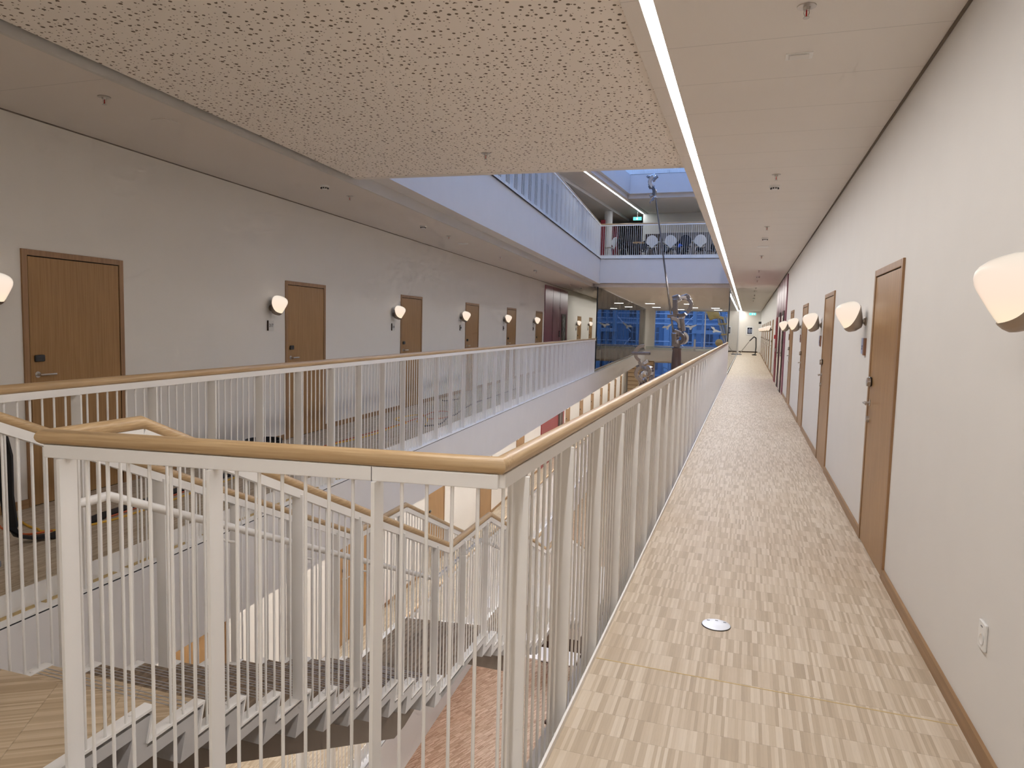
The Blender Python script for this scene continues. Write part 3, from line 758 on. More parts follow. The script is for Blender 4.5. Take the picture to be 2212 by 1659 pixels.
def build_stair_rail(xf, dx, label, ystart, tubeside):
    r, H = stair_rail('stair_rail', xf, label, ystart, 0)
    Hs = [(y, z) for y, z in H if y >= ystart-.001]
    if Hs[0][0] > ystart+.01: Hs.insert(0, (ystart, hz_at(H, ystart)))
    Ht = Hs if tubeside > 0 else [(YC3+.249, hz_at(H, YC3+.249))]+[q for q in Hs if q[0] > YC3+.25]
    MB().tube([(xf(y)+dx, y, z) for y, z in Ht], .0275, 16).build('handrail', M['oak'], r, smooth=True)['label'] = 'round oak handrail'
    tb = MB()
    for (a, za), (b, zb) in zip(Hs, Hs[1:]):
      if b-a > 1e-4: tb.obox((xf(a)+dx, a, za-.048), (xf(b)+dx, b, zb-.048), .04, .046)
    tb.build('top_bar', M['steel_white'], r)
    ph = []; y = ystart+.02; i = 0
    pts = []; y = 2.30+.04
    while y < 13.0: pts.append(y); y += .0745
    cnt = 0
    far = MB()
    for k, y in enumerate(pts):
        if y < ystart: continue
        f = floor_at(y)+.004; t = hz_at(H, y)-.05
        if k % 9 == 4:
            o = MB().box(-.035, .035, -.006, .006, 0, t-f).build('post', M['steel_white'], r); o.location = (xf(y)+dx, y, f)
        elif cnt < 100:
            bal(r, xf(y)+dx, y, f, t); cnt += 1
        else: far.tube([(xf(y)+dx, y, f), (xf(y)+dx, y, t)], .0062, 6)
    if far.v:
        o = far.build('far_balusters', M['steel_white'], r, smooth=True); o['kind'] = 'stuff'
    # lower round white tube rail with hooked brackets
    if tubeside > 0: return r
    off = tubeside
    tp = [(xf(1.93)+dx+off, 1.93, .93)] if ystart < 2.3 else []
    tp += [(xf(YC3-.08)+dx+off, YC3-.08, .93)]
    y = YC3-.08; z = .93
    for fi in range(3):
        yq = (5.55, 9.3, 12.3)[fi]
        z = z+SL*(yq-(YC3-.08 if fi == 0 else FL[fi][0]))
        tp.append((xf(yq)+dx+off, yq, z))
        if fi < 2: tp.append((xf(FL[fi+1][0])+dx+off, FL[fi+1][0], z))
    tr_ = MB().tube(tp, .019, 12).build('tube_rail', M['steel_white'], r, smooth=True); tr_['label'] = 'white tube grab rail'
    TPz = [(p[1], p[2]) for p in tp]
    for yb in (2.78, 3.45, 4.12, 4.8, 7.6, 8.4, 11.0):
        z = hz_at(TPz, yb); x = xf(yb)+dx
        MB().tube([(x+off, yb, z-.015), (x+off, yb, z-.07), (x+off*.8, yb+.01, z-.085), (x, yb+.02, z-.085)], .006, 8).build('rail_bracket', M['steel_white'], tr_, smooth=True)
    return r
build_stair_rail(sx, 0., 'near stair guard rail with oak handrail descending from the foreground corner', YC3, -.09)
build_stair_rail(lx, .02, 'far stair guard rail with oak handrail on the left side of the stairs', 1.75, .075)

# ------------------------------------------------------------------ lower storeys
Z1, Z2 = -3.71, -7.4
struct('floor_lower_left', MB().prism(edge_poly(Y0, Y1, -.058, wx, 0), Z1-.1, Z1), M['floor_l'], 'pale parquet floor of the gallery one storey down', 'floor')
struct('slab_lower_left', MB().prism(edge_poly(Y0, Y1, .06, wx, 0), Z1-.9, Z1-.121), M['fascia'], 'fascia of the gallery one storey down on the left', 'slab')
struct('ceiling_lower_left', MB().prism(edge_poly(Y0, Y1, -.15, wx, 0), -1.0, -.88), M['ceil'], 'ceiling of the gallery one storey down', 'ceiling')
struct('floor_lower_right', rbox(Y0, Y1, -.648, RW, Z1-.1, Z1), M['floor_l'], 'floor of the right gallery one storey down', 'floor')
struct('slab_lower_right', rbox(Y0, Y1, -.755, RW, Z1-.9, Z1-.118), M['fascia'], 'slab of the right gallery one storey down', 'slab')
struct('floor_hall', MB().prism([(wx(Y0), Y0), (RW, Y0), (RW, Y1), (wx(Y1), Y1)], Z2-.2, Z2), M['floor_low'], 'pinkish parquet floor of the hall at the bottom of the atrium', 'floor')
br = MB().prism([(ex(12.5)+.1, 12.2), (sx(12.2), 12.2), (sx(13.8), 13.8), (ex(13.8)+.1, 13.8)], Z1-.35, Z1)
struct('slab_lower_bridge', br, M['fascia'], 'landing slab joining the stairs to the lower gallery', 'slab')
LD = [1.93+3.89*i for i in range(6)]+[30.3, 34.2, 38.1, 42.0, 45.9, 49.8, 53.7]
for i, y in enumerate(LD):
    o = copy_tree(dL); o.name = 'door_%d' % (50+i); o.location = (wx(y)+.002, y, Z1); o.rotation_euler = (0, 0, AW)
    tag(o, 'oak door one storey down, %s along the lower left gallery' % (['first', 'second', 'third', 'fourth', 'fifth', 'sixth', 'first past the red wall', 'second past the red wall', 'third past the red wall', 'fourth past the red wall', 'fifth past the red wall', 'sixth past the red wall', 'last past the red wall'][i]), 'door', kind='structure')
    if i >= 1:
        put_lamp(wx(y-.345), y-.345, 1.865+Z1, AW, 'opal wall lamp one storey down, by the %s lower left door' % (['first', 'second', 'third', 'fourth', 'fifth', 'sixth', 'first after the red wall', 'second after the red wall', 'third after the red wall', 'fourth after the red wall', 'fifth after the red wall', 'sixth after the red wall', 'last after the red wall'][i]), 'wall lamps one storey down')
boards(-1, Z1, LD, 1.075, [(25.1, 29.8)], 'baseboard_lower_left', 'narrow oak baseboard of the gallery one storey down')
rw_ = struct('wall_red_lower', MB().prism([(wx(25.1), 25.1), (wx(25.1)+.03, 25.1), (wx(29.8)+.03, 29.8), (wx(29.8), 29.8)], Z1, -1.0), M['red'], 'red wall section at the lifts one storey down', 'wall panel')
d = tag(lw(28.4, 29.4, Z1, Z1+2.2, .045).build('door_70', M['brown_dark']), 'dark lift door in the red wall one storey down', 'lift door', kind='structure')
lw(28.85, 28.93, Z1+.05, Z1+2.1, .05).build('centre_strip', M['alu'], d)
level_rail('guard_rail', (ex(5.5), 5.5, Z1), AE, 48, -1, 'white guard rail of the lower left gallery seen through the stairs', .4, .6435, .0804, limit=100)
strip('strip_light', (ex(0)-.5, 0), (ex(56)-.5, 56), .06, -1.004, M['strip_low'], 'strip light under the ceiling of the lower left gallery', 28)
struct('wall_red_hall', lw(8.5, 30, Z2, Z2+2.7, .04), M['red'], 'red wall along the left side of the bottom hall', 'wall panel')
strip('strip_light', (ex(0)-.4, 0), (ex(50)-.4, 50), .06, Z1-.905, M['strip_hall'], 'strip light lighting the bottom hall under the left gallery', 24)
strip('strip_light', (-.5, 0), (-.5, 50), .06, Z1-.905, M['strip_hall'], 'strip light lighting the bottom hall under the right gallery', 24)
strip('strip_light', (-.5, 0), (-.5, 56), .06, -.874, M['strip_low'], 'strip light under the right gallery one storey down', 28)
# far end of lower storey
sw = struct('wall_slatted', rbox(58.95, 59.15, wx(59)+.1, -7.3, Z1, -.9), M['slat'], 'slatted oak end wall one storey down', 'wall panel')
# things in the bottom hall
t = tag(empty('table', (-4.3, 16.7, Z2)), 'white-topped long table standing in the bottom hall', 'table')
MB().box(-.65, .65, -.35, .35, .71, .74).build('table_top', M['white_plastic'], t, bevel=.004)
for sx_, sy_ in ((-1,-1),(1,-1),(1,1),(-1,1)): MB().box(sx_*.6-.025, sx_*.6+.025, sy_*.3-.025, sy_*.3+.025, 0, .71).build('leg', M['white_plastic'], t)
b = tag(empty('bench', (-3.3, 15.2, Z2), -.3), 'dark brown wooden bench beside the white table in the hall', 'bench')
MB().box(-.2, .2, -1.1, 1.1, .40, .45).build('seat', M['brown_dark'], b)
for yy in (-.9, .9): MB().box(-.18, .18, yy-.03, yy+.03, 0, .40).build('leg', M['brown_dark'], b)
cb = tag(empty('cabinet', (-4.0, 19.2, Z2)), 'tall dark brown cabinet with pale top in the bottom hall', 'cabinet')
MB().box(-.9, .6, -1.5, 1.5, 0, 1.35).build('body', M['brown_dark'], cb)
MB().box(-.93, .63, -1.53, 1.53, 1.35, 1.75).build('upper_panel', M['grey'], cb)
MB().box(-.95, .65, -1.55, 1.55, 1.75, 1.79).build('top', M['white_plastic'], cb)
fx = tag(empty('fire_extinguisher', (-6.02, 11.6, Z1)), 'small red fire extinguisher by the wall one storey down', 'fire extinguisher')
MB().lathe([(.06, 0), (.062, .02), (.062, .26), (.05, .31), (.02, .34)], 16).build('cylinder_body', M['red_gloss'], fx, smooth=True)
MB().lathe([(.016, .34), (.016, .39), (.03, .395), (.03, .41)], 12).build('valve', M['black'], fx, smooth=True)
MB().tube([(0, .02, .39), (0, .07, .36), (0, .075, .2)], .008, 8).build('hose', M['black'], fx, smooth=True)

# ------------------------------------------------------------------ glass partitions beyond the atrium
def pane_run(name, pts, z0, z1, label, nj):
    r = tag(empty(name, (0, 0, 0)), label, 'glass partition')
    (xa, ya), (xb, yb) = pts
    MB().prism([(xa-.008, ya), (xa+.008, ya), (xb+.008, yb), (xb-.008, yb)], z0, z1).build('glass_sheet', M['glass'], r)
    f = MB(); f.prism([(xa-.02, ya), (xa+.02, ya), (xb+.02, yb), (xb-.02, yb)], z0-.03, z0); f.prism([(xa-.01, ya), (xa+.01, ya), (xb+.01, yb), (xb-.01, yb)], z1, z1+.004)
    f.build('rail_profile', M['alu'], r)
    MB().box(xa-.02, xa+.02, ya-.015, ya+.015, z0, z1).build('end_post', M['black'], r)
    j = MB()
    for k in range(1, nj):
        t_ = k/nj; x = xa+(xb-xa)*t_; y = ya+(yb-ya)*t_; j.box(x-.010, x+.010, y-.006, y+.006, z0, z1)
    j.build('joint', M['grey'], r)
    return r
pane_run('glass_partition', ((ex(27.66), 27.66), (ex(57), 57)), .02, CZ-.004, 'tall glass partition along the left edge of the far hall', 18)
pane_run('glass_partition', ((RE, 27.62), (RE, 57)), .02, CZ-.04, 'tall glass partition beside the right corridor beyond the guard rail', 18)
# far balcony end
struct('slab_far', MB().prism([(ex(57), 57), (RE, 57), (RE, Y1), (ex(Y1), Y1)], -.87, -.002), M['fascia'], 'cream balcony edge at the far end of the atrium', 'slab')
gb = tag(empty('glass_balustrade', (0, 0, 0)), 'low glass balustrade with white rail at the far balcony edge', 'balustrade')
MB().box(ex(57)+.1, RE-.05, 57.03, 57.045, 0, .3).build('glass_sheet', M['glass'], gb)
MB().box(ex(57)+.1, RE-.05, 57.01, 57.06, .3, .36).build('top_rail', M['white'], gb)
MB().box(ex(57)+.1, RE-.05, 57.0, 57.06, -.002, .05).build('bottom_rail', M['alu'], gb)
MB().box(-4.0, -3.85, 57.0, 57.06, 0, .95).build('stile', M['alu'], gb)
# end wall with window openings
def wall_with_openings(y0, y1, xa, xb, za, zb, ops, mat, name, label):
    xs = sorted({xa, xb}|{o[0] for o in ops}|{o[1] for o in ops}); zs = sorted({za, zb}|{o[2] for o in ops}|{o[3] for o in ops}); m = MB()
    for a, b in zip(xs, xs[1:]):
        for c, d_ in zip(zs, zs[1:]):
            mx, mz = (a+b)/2, (c+d_)/2
            if any(o[0] < mx < o[1] and o[2] < mz < o[3] for o in ops): continue
            m.box(a, b, y0, y1, c, d_)
    return struct(name, m, mat, label, 'wall')
OPS = [(-7.40, -1.55, .12, 3.26), (-7.28, -1.5, -3.3, -1.05)]
wall_with_openings(Y1, Y1+.3, wx(Y1), RW, Z2, CZ+.1, OPS, M['wall'], 'wall_far', 'white end wall with picture windows closing the building')
struct('wall_far_upper', rbox(40, 40.2, wx(40), RW, US, 11), M['wall'], 'back wall of the floor above', 'wall')
for i, (xa, xb, za, zb) in enumerate(OPS):
    r = tag(empty('window_%d' % (i+1), (0, 0, 0)), ['large window with bird stickers at the far end of the atrium', 'window at the far end one storey down'][i], 'window', kind='structure')
    MB().box(xa, xb, Y1+.14, Y1+.155, za, zb).build('pane', M['pane'], r)
    f = MB(); t_ = .06
    f.box(xa, xa+t_, Y1+.1, Y1+.2, za, zb); f.box(xb-t_, xb, Y1+.1, Y1+.2, za, zb); f.box(xa+t_, xb-t_, Y1+.1, Y1+.2, za, za+t_); f.box(xa+t_, xb-t_, Y1+.1, Y1+.2, zb-t_, zb); f.build('frame', M['white'], r)
    MB().box(-3.36, -3.28, Y1+.1, Y1+.2, za+t_, zb-t_).build('mullion', M['white'], r)
# bird stickers on the window
birdp = [(-.50, -.06), (-.25, .10), (-.05, .02), (.10, .10), (.50, .26), (.42, .12), (.22, -.02), (.12, -.10), (.06, -.28), (-.08, -.26), (-.10, -.10), (-.30, -.10)]
for i, (x, z, s, a) in enumerate(((-6.35, 1.92, .95, .15), (-4.45, 1.95, .95, -.1), (-2.5, 1.72, .95, -.75))):
    m = MB(); m.extrude([(x+s*(px*math.cos(a)-pz*math.sin(a)), Y1+.13, z+s*(px*math.sin(a)+pz*math.cos(a))) for px, pz in birdp], (0, .006, 0))
    tag(m.build('bird_sticker', M['white_plastic']), ['white bird sticker left of the steel sculpture on the far window', 'white bird sticker right of the steel sculpture on the far window', 'white bird sticker over the drilling rig on the far window'][i], 'sticker', 'bird stickers on the far window')
# recessed ceiling panels
for i, (x, y) in enumerate(((-6.5, 52.9), (-3.8, 52.8), (-2.3, 53.1), (-6.0, 45.5), (-3.6, 45.5), (-5.2, 57.9), (-2.3, 57.7))):
    r = empty('ceiling_panel_light', (x, y, CZ+.008))
    MB().box(-.28, .28, -.28, .28, -.004, 0).build('diffuser', M['panel_light'], r)
    f = MB(); f.box(-.31, -.28, -.31, .31, -.008, .002); f.box(.28, .31, -.31, .31, -.008, .002); f.box(-.28, .28, -.31, -.28, -.008, .002); f.box(-.28, .28, .28, .31, -.008, .002); f.build('frame', M['white'], r)
    tag(r, 'square lit ceiling panel of the far hall, %s' % ['front row at left', 'front row in the middle', 'front row at right', 'nearer row at left', 'nearer row at right', 'by the window at left', 'by the window at right'][i], 'ceiling light', 'ceiling panels of the far hall')

# far end of the right corridor
pf = tag(empty('framed_picture', (.14, Y1-.003, 1.73)), 'framed dark blue picture on the white end wall of the corridor', 'picture')
MB().box(-.28, .28, -.02, 0, -.35, .35).build('frame', M['alu'], pf); pm_ = MB().box(-.26, .26, -.024, -.02, -.33, .33).build('mount', M['white_plastic'], pf)
m = MB(); m.box(-.18, .18, -.027, -.024, -.25, .25); m.build('print', M['navy'], pm_)
m = MB()
for k in range(6): m.box(-.15+.052*k, -.135+.052*k+.012*(k % 3), -.029, -.027, -.2+.03*(k % 2), .12+.03*(k % 4))
m.build('pale_marks', M['sign_blue'], pm_)
pf2 = tag(empty('framed_picture', (-8.35, Y1-.003, 2.0)), 'narrow framed picture on the white pier left of the far window', 'picture')
MB().box(-.16, .16, -.02, 0, -.62, .62).build('frame', M['alu'], pf2); MB().box(-.10, .10, -.024, -.02, -.5, .1).build('print', M['navy'], pf2); MB().box(-.10, .10, -.024, -.02, -.55, -.5).build('red_band', M['red'], pf2)
struct('trim_4', MB().box(-.70, -.62, 57.0, 57.12, 0, CZ), M['white'], 'slim white post at the end of the right glass partition', 'trim')
struct('trim_5', MB().box(.80, .95, 58.9, 59.2, 0, CZ), M['white'], 'slim white pilaster in the corner of the corridor end', 'trim')
struct('baseboard_far', MB().box(-.62, .80, Y1-.016, Y1, 0, .09), M['brown_dark'], 'dark baseboard under the corridor end wall', 'baseboard')
es = tag(empty('exit_sign', (.28, 57.5, 3.02)), 'glowing green exit sign hanging at the corridor end', 'exit sign')
MB().box(-.25, .25, -.02, .02, -.09, .09).build('panel', M['exit'], es)
m = MB(); m.box(-.05, .02, -.024, -.02, -.06, .02); m.extrude([(.06, -.024, .0), (.16, -.024, .05), (.16, -.024, -.05)], (0, .004, 0)); m.lathe([(.016, 0), (.016, .003)], 10, (-.01, -.02, .045), Matrix.Rotation(PI/2, 3, 'X')); m.build('pictogram', M['exit_w'], es)
MB().tube([(0, 0, .09), (0, 0, CZ-3.02)], .008, 6).build('hanger', M['white'], es)
# floor polisher / vacuum leaning at the corridor end
vc = tag(empty('floor_cleaner', (.45, 52.5, 0)), 'floor cleaner with a leaning tube handle near the corridor end', 'floor cleaner')
MB().tube([(-.95, 0, .05), (-.3, 0, 1.0), (-.05, 0, 1.28)], .022, 8).build('tube', M['satin'], vc, smooth=True)
MB().lathe([(.2, 0), (.2, .05), (.06, .09)], 16, (-.98, 0, 0)).build('foot', M['grey'], vc, smooth=True)
MB().tube([(-.3, 0, 1.0), (-.02, 0, 1.30), (.12, 0, 1.22), (.15, 0, .6), (.12, 0, .1)], .035, 8).build('hose', M['black'], vc, smooth=True)
MB().lathe([(.14, 0), (.16, .02), (.16, .06), (.05, .09)], 16, (.05, 0, 0)).build('base', M['black'], vc, smooth=True)
cam_ = tag(MB().box(RW-.22, RW-.02, 55.9, 56.05, 2.25, 2.42).build('wall_speaker', M['black'], bevel=.01), 'small black box high on the right wall near the corridor end', 'speaker')

# ------------------------------------------------------------------ ceiling fittings
def sprinkler_proto():
    r = empty('sprinkler')
    ros = MB().lathe([(.045, 0), (.045, -.004), (.018, -.006), (.016, -.02)], 20).build('rosette', M['satin'], r, smooth=True)
    MB().lathe([(.003, -.02), (.004, -.05)], 8).build('bulb', M['red_gloss'], ros, smooth=True)
    m = MB(); m.tube([(.011, 0, -.018), (.013, 0, -.035), (.004, 0, -.056)], .0025, 6); m.tube([(-.011, 0, -.018), (-.013, 0, -.035), (-.004, 0, -.056)], .0025, 6); m.lathe([(.016, -.056), (.016, -.059)], 14); m.build('yoke', M['satin'], r, smooth=True)
    return r
def detector_proto():
    r = empty('smoke_detector')
    MB().lathe([(.055, 0), (.055, -.018), (.05, -.022)], 24).build('base', M['white_plastic'], r, smooth=True)
    chm = MB().lathe([(.04, -.022), (.042, -.03), (.03, -.045)], 24).build('chamber', M['white_plastic'], r, smooth=True)
    m = MB()
    for k in range(10):
        a = 2*PI*k/10; m.box(.041*math.cos(a)-.006, .041*math.cos(a)+.006, .041*math.sin(a)-.006, .041*math.sin(a)+.006, -.040, -.026)
    m.build('vent_slots', M['black'], chm)
    return r
spP, dtP = sprinkler_proto(), detector_proto(); fu = {'s': False, 'd': False}
def fit(kind, x, y, z, label, group):
    p = spP if kind == 's' else dtP
    o = copy_tree(p) if fu[kind] else p; fu[kind] = True
    o.location = (x, y, z); tag(o, label, 'sprinkler' if kind == 's' else 'smoke detector', group)
for i, y in enumerate((3.92, 7.9, 11.7, 16.1, 19.9, 23.8, 27.7, 33, 39)):
    fit('s', .20, y, CZ, 'sprinkler in the right corridor ceiling, %s from the viewer' % ['nearest', 'second', 'third', 'fourth', 'fifth', 'sixth', 'seventh', 'eighth', 'ninth'][i], 'sprinklers of the right corridor')
for i, y in enumerate((8.48, 13.08, 22.0, 29.5, 36)):
    fit('d', .205, y, CZ, 'smoke detector in the right corridor ceiling, %s from the viewer' % ['nearest', 'second', 'third', 'fourth', 'fifth'][i], 'smoke detectors of the right corridor')
for i, y in enumerate((4.16, 8.16, 12.15, 16.0, 20.2, 26.5)):
    fit('s', ex(y)-.62-.06*i, y, CZ+.01, 'sprinkler in the left gallery ceiling, %s from the left' % ['first', 'second', 'third', 'fourth', 'fifth', 'sixth'][i], 'sprinklers of the left gallery')
for i, y in enumerate((7.48, 10.83, 19.7, 28.6)):
    fit('d', ex(y)-.66-.06*i, y, CZ+.01, 'smoke detector in the left gallery ceiling, %s from the left' % ['first', 'second', 'third', 'fourth'][i], 'smoke detectors of the left gallery')
fit('s', -2.49, 6.5, CZ+.03, 'lone sprinkler in the perforated ceiling panel', None)
hp = tag(empty('ceiling_hatch', (.207, 4.59, CZ)), 'small white rectangular ceiling fitting in the right corridor', 'ceiling fitting')
MB().box(-.075, .075, -.05, .05, -.004, 0).build('flange', M['white_plastic'], hp); MB().box(-.055, .055, -.033, .033, -.010, -.004).build('lens', M['white'], hp, bevel=.004)
for i, (x, y) in enumerate(((.195, 14.4), (ex(13.3)-.85, 13.3))):
    tag(MB().lathe([(.11, 0), (.11, -.006), (.09, -.012), (.03, -.02)], 24, (x, y, CZ if i == 0 else CZ+.01)).build('ceiling_disc', M['white_plastic'], smooth=True), ['round white ceiling disc in the right corridor', 'round white ceiling disc over the left gallery'][i], 'ceiling disc')
tag(MB().box(ex(4.8)-.70, ex(4.8)-.55, 4.72, 4.88, CZ+.004, CZ+.0105).build('access_panel', M['ceil_l']), 'faint square access panel in the left gallery ceiling', 'access panel')

# ------------------------------------------------------------------ right corridor bits
fd = tag(empty('floor_box', (-.088, 4.0, 0)), 'round brushed metal floor box cover in the corridor parquet', 'floor box')
MB().lathe([(.079, .0), (.079, .003)], 40).build('shadow_ring', M['groove'], fd)
MB().lathe([(.077, .003), (.077, .0055), (.072, .0065)], 40).build('cover', M['alu'], fd, smooth=True)
m = MB()
for k in (-1, 0, 1): m.box(k*.045-.008, k*.045+.008, .052-abs(k)*.012, .057-abs(k)*.012, .0066, .0072)
m.build('slots', M['groove'], fd)
so = tag(empty('wall_socket', (RW, 3.16, .47), PI), 'white wall socket low on the right wall', 'socket')
MB().box(0, .012, -.04, .04, -.055, .055).build('plate', M['white_plastic'], so, bevel=.004)
MB().lathe([(.024, .012), (.026, .014), (.020, .0145), (.018, .0128), (.004, .0126)], 24, (0, .008, -.012), Matrix.Rotation(PI/2, 3, 'Y')).build('outlet', M['white'], so, smooth=True)
MB().box(.012, .0135, -.008, .012, .036, .040).build('indicator', M['grey'], so)

# ------------------------------------------------------------------ left gallery clutter
def cable(path, r, mat, label, name='cable', zoff=0.0):
    P = [Vector(p) for p in path]; out = []
    for i in range(len(P)-1):
        p0 = P[max(i-1, 0)]; p1 = P[i]; p2 = P[i+1]; p3 = P[min(i+2, len(P)-1)]
        for k in range(6):
            t = k/6.; out.append(.5*((2*p1)+(p2-p0)*t+(2*p0-5*p1+4*p2-p3)*t*t+(3*p1-p0-3*p2+p3)*t*t*t))
    out.append(P[-1])
    return tag(MB().tube(out, r, 6).build(name, mat, smooth=True), label, 'cable')
def fz(l, z=.008): return [(x, y, z) for x, y in l]
cable([(-5.715, 4.12, .12), (-5.68, 4.09, .04)]+fz([(-5.62, 4.05), (-5.46, 3.98), (-5.24, 3.89), (-5.1, 3.86), (-4.97, 3.86), (-4.8, 4.3), (-4.92, 5.4), (-5.05, 6.4), (-5.13, 7.35), (-5.14, 7.78), (-5.2, 8.19), (-5.16, 8.61), (-5.17, 9.22), (-5.26, 9.88), (-5.3, 10.45), (-5.68, 10.71), (-5.6, 11.4), (-5.31, 10.91), (-5.2, 10.6), (-5.55, 11.5), (-5.2, 11.0), (-4.92, 10.35)]), .009, M['cable_y'], 'yellow cable lying along the left gallery floor in loops')
cable([(-5.68, 4.02, 1.0), (-5.64, 3.90, .5), (-5.45, 3.8, .05)]+fz([(-5.2, 3.75), (-5.0, 3.78), (-4.9, 4.3), (-5.02, 5.4), (-5.15, 6.4), (-5.22, 7.35), (-5.25, 8.2), (-5.27, 9.2), (-5.33, 10.45), (-5.45, 11.48), (-5.51, 11.9), (-5.38, 12.14), (-5.13, 11.89), (-5.0, 11.29), (-5.21, 10.97)]), .008, M['cable_r'], 'orange-red cable lying beside the yellow one on the left gallery')
cable(fz([(-4.86, 10.2), (-4.76, 10.44), (-4.77, 10.68), (-4.94, 11.25), (-5.0, 11.58), (-5.0, 11.8), (-5.19, 12.59), (-5.41, 13.78), (-5.47, 14.6), (-5.6, 16.2), (-5.75, 18.0)]), .011, M['black'], 'black cable winding along the left gallery floor')
cable(fz([(-6.23, 13.91), (-6.12, 13.8), (-6.06, 14.02), (-6.0, 14.3)]), .011, M['black'], 'short black cable end near the left gallery wall')
# flat black hose
def ribbon(path, w, t, mat, name, label, cat):
    m = MB(); P = [Vector(p) for p in path]; n = len(P); base = 0
    for i, p in enumerate(P):
        d = (P[min(i+1, n-1)]-P[max(i-1, 0)]).normalized(); s = d.cross(Vector((0.05, .35, 1)) if abs(d.z) < .7 else Vector((.45, -.9, .1))).normalized(); u = s.cross(d).normalized()
        for a, b in ((-1,-1),(1,-1),(1,1),(-1,1)): m.v.append(tuple(p+s*(a*w/2)+u*(b*t/2)))
    for i in range(n-1):
        for k in range(4): m.f.append((i*4+k, i*4+(k+1) % 4, (i+1)*4+(k+1) % 4, (i+1)*4+k))
    m.f.append((3,2,1,0)); e = (n-1)*4; m.f.append((e, e+1, e+2, e+3))
    return tag(m.build(name, mat, smooth=True), label, cat)
ribbon([(-4.62, 3.20, 1.02), (-4.62, 3.24, .95), (-4.70, 3.35, .70), (-4.80, 3.42, .40), (-4.88, 3.50, .15), (-4.90, 3.56, .06), (-4.86, 3.64, .03), (-4.80, 3.76, .02), (-4.86, 4.0, .02), (-4.94, 4.3, .02), (-4.98, 4.7, .02), (-5.05, 5.2, .02), (-5.1, 5.6, .02), (-5.12, 6.4, .02), (-5.1, 7.1, .02)], .085, .022, M['black'], 'flat_hose', 'flat black hose hanging over and lying along the left gallery floor', 'hose')
hs = tag(empty('hose_stand', (-4.66, 3.1, 0)), 'grey stand with a round knob carrying the black hose', 'stand')
MB().tube([(0, 0, .02), (0, 0, .98)], .014, 8).build('pole', M['grey'], hs, smooth=True)
MB().lathe([(.14, 0), (.14, .02)], 16).build('foot', M['grey'], hs)
MB().lathe([(.004, .97), (.03, .985), (.034, 1.01), (.02, 1.04), (.003, 1.045)], 14, (.06, .05, 0)).build('knob', M['grey'], hs, smooth=True)
MB().tube([(0, 0, .98), (.06, .05, .99)], .01, 8).build('arm', M['grey'], hs)
dr = tag(empty('cable_reel', (-5.53, 7.08, 0)), 'low black round drum standing on the left gallery floor', 'drum')
MB().lathe([(.20, 0), (.21, .02), (.205, .17), (.215, .185), (.215, .2), (.19, .2), (.185, .16), (.02, .15)], 32).build('tub', M['black'], dr, smooth=True)
m = MB()
for k in range(9):
    a = 2*PI*k/9; m.box(.2*math.cos(a)-.008, .2*math.cos(a)+.008, .2*math.sin(a)-.008, .2*math.sin(a)+.008, .02, .17)
m.build('ribs', M['black_gloss'], dr)

# ------------------------------------------------------------------ steel sculptures in the void
def arc(cx, cz, r0, r1, a0, a1, y, th, n=22, tilt=None):
    """flat steel arc cut from plate, in the xz plane at depth y, thickness th"""
    pts = []
    for k in range(n+1):
        a = math.radians(a0+(a1-a0)*k/n); pts.append((cx+r1*math.cos(a), 0, cz+r1*math.sin(a)))
    for k in range(n, -1, -1):
        a = math.radians(a0+(a1-a0)*k/n); pts.append((cx+r0*math.cos(a), 0, cz+r0*math.sin(a)))
    return pts
def arc_part(name, par, mat, c, r0, r1, a0, a1, th, rot=(0, 0, 0), bevel=.008):
    m = MB(); n = 26; i = 0
    ring = []
    for k in range(n+1):
        a = math.radians(a0+(a1-a0)*k/n)
        for r_, y_ in ((r0, -th/2), (r1, -th/2), (r1, th/2), (r0, th/2)): m.v.append((r_*math.cos(a), y_, r_*math.sin(a)))
    for k in range(n):
        for q in range(4): m.f.append((k*4+q, k*4+(q+1) % 4, (k+1)*4+(q+1) % 4, (k+1)*4+q))
    full = abs(a1-a0) >= 359.9
    if not full: m.f.append((3,2,1,0)); e = n*4; m.f.append((e, e+1, e+2, e+3))
    o = m.build(name, mat, par, smooth=True, bevel=bevel); o.location = c; o.rotation_euler = [math.radians(v) for v in rot]; return o
SY = 18.0
sa = tag(empty('steel_sculpture', (-1.665, SY, Z2)), 'tall dark steel column topped by interlocked chain-like steel forms and a long rod', 'sculpture')
def sc(x, z, dy=0.): return (x+1.665, dy, z-Z2)
MB().lathe([(.40, 0), (.40, .03), (.175, .05), (.118, 8.3), (.105, 8.55), (.116, 8.565), (.116, 8.6)], 32).build('column', M['column'], sa, smooth=True)
# round eye at the top
arc_part('ring', sa, M['gunmetal'], sc(-1.565, 2.27), .155, .245, -60, 48, .15, (0, 0, 0))
arc_part('ring', sa, M['gunmetal'], sc(-1.565, 2.27), .150, .235, 48, 120, .12, (0, 0, 8))
MB().obox(sc(-1.76, 2.42), sc(-1.735, 2.04), .12, .16, (0, 1, 0)).build('bar_link', M['gunmetal'], sa, bevel=.012)
MB().obox(sc(-1.82, 2.42), sc(-1.66, 2.47), .12, .14).build('bar_link', M['gunmetal'], sa, bevel=.015)
MB().obox(sc(-1.72, 2.50), sc(-1.64, 2.36), .11, .12).build('bar_link', M['chrome'], sa, bevel=.015)
MB().obox(sc(-1.60, 2.45), sc(-1.45, 2.50), .10, .12).build('bar_link', M['gunmetal'], sa, bevel=.015)
m = MB(); m.extrude([sc(-1.47, 2.53, -.05), sc(-1.41, 2.52, -.05), sc(-1.39, 2.46, -.05), sc(-1.345, 2.42, -.05), sc(-1.36, 2.34, -.05), sc(-1.42, 2.36, -.05), sc(-1.47, 2.42, -.05)], (0, .12, 0)); m.build('claw', M['gunmetal'], sa, bevel=.008)
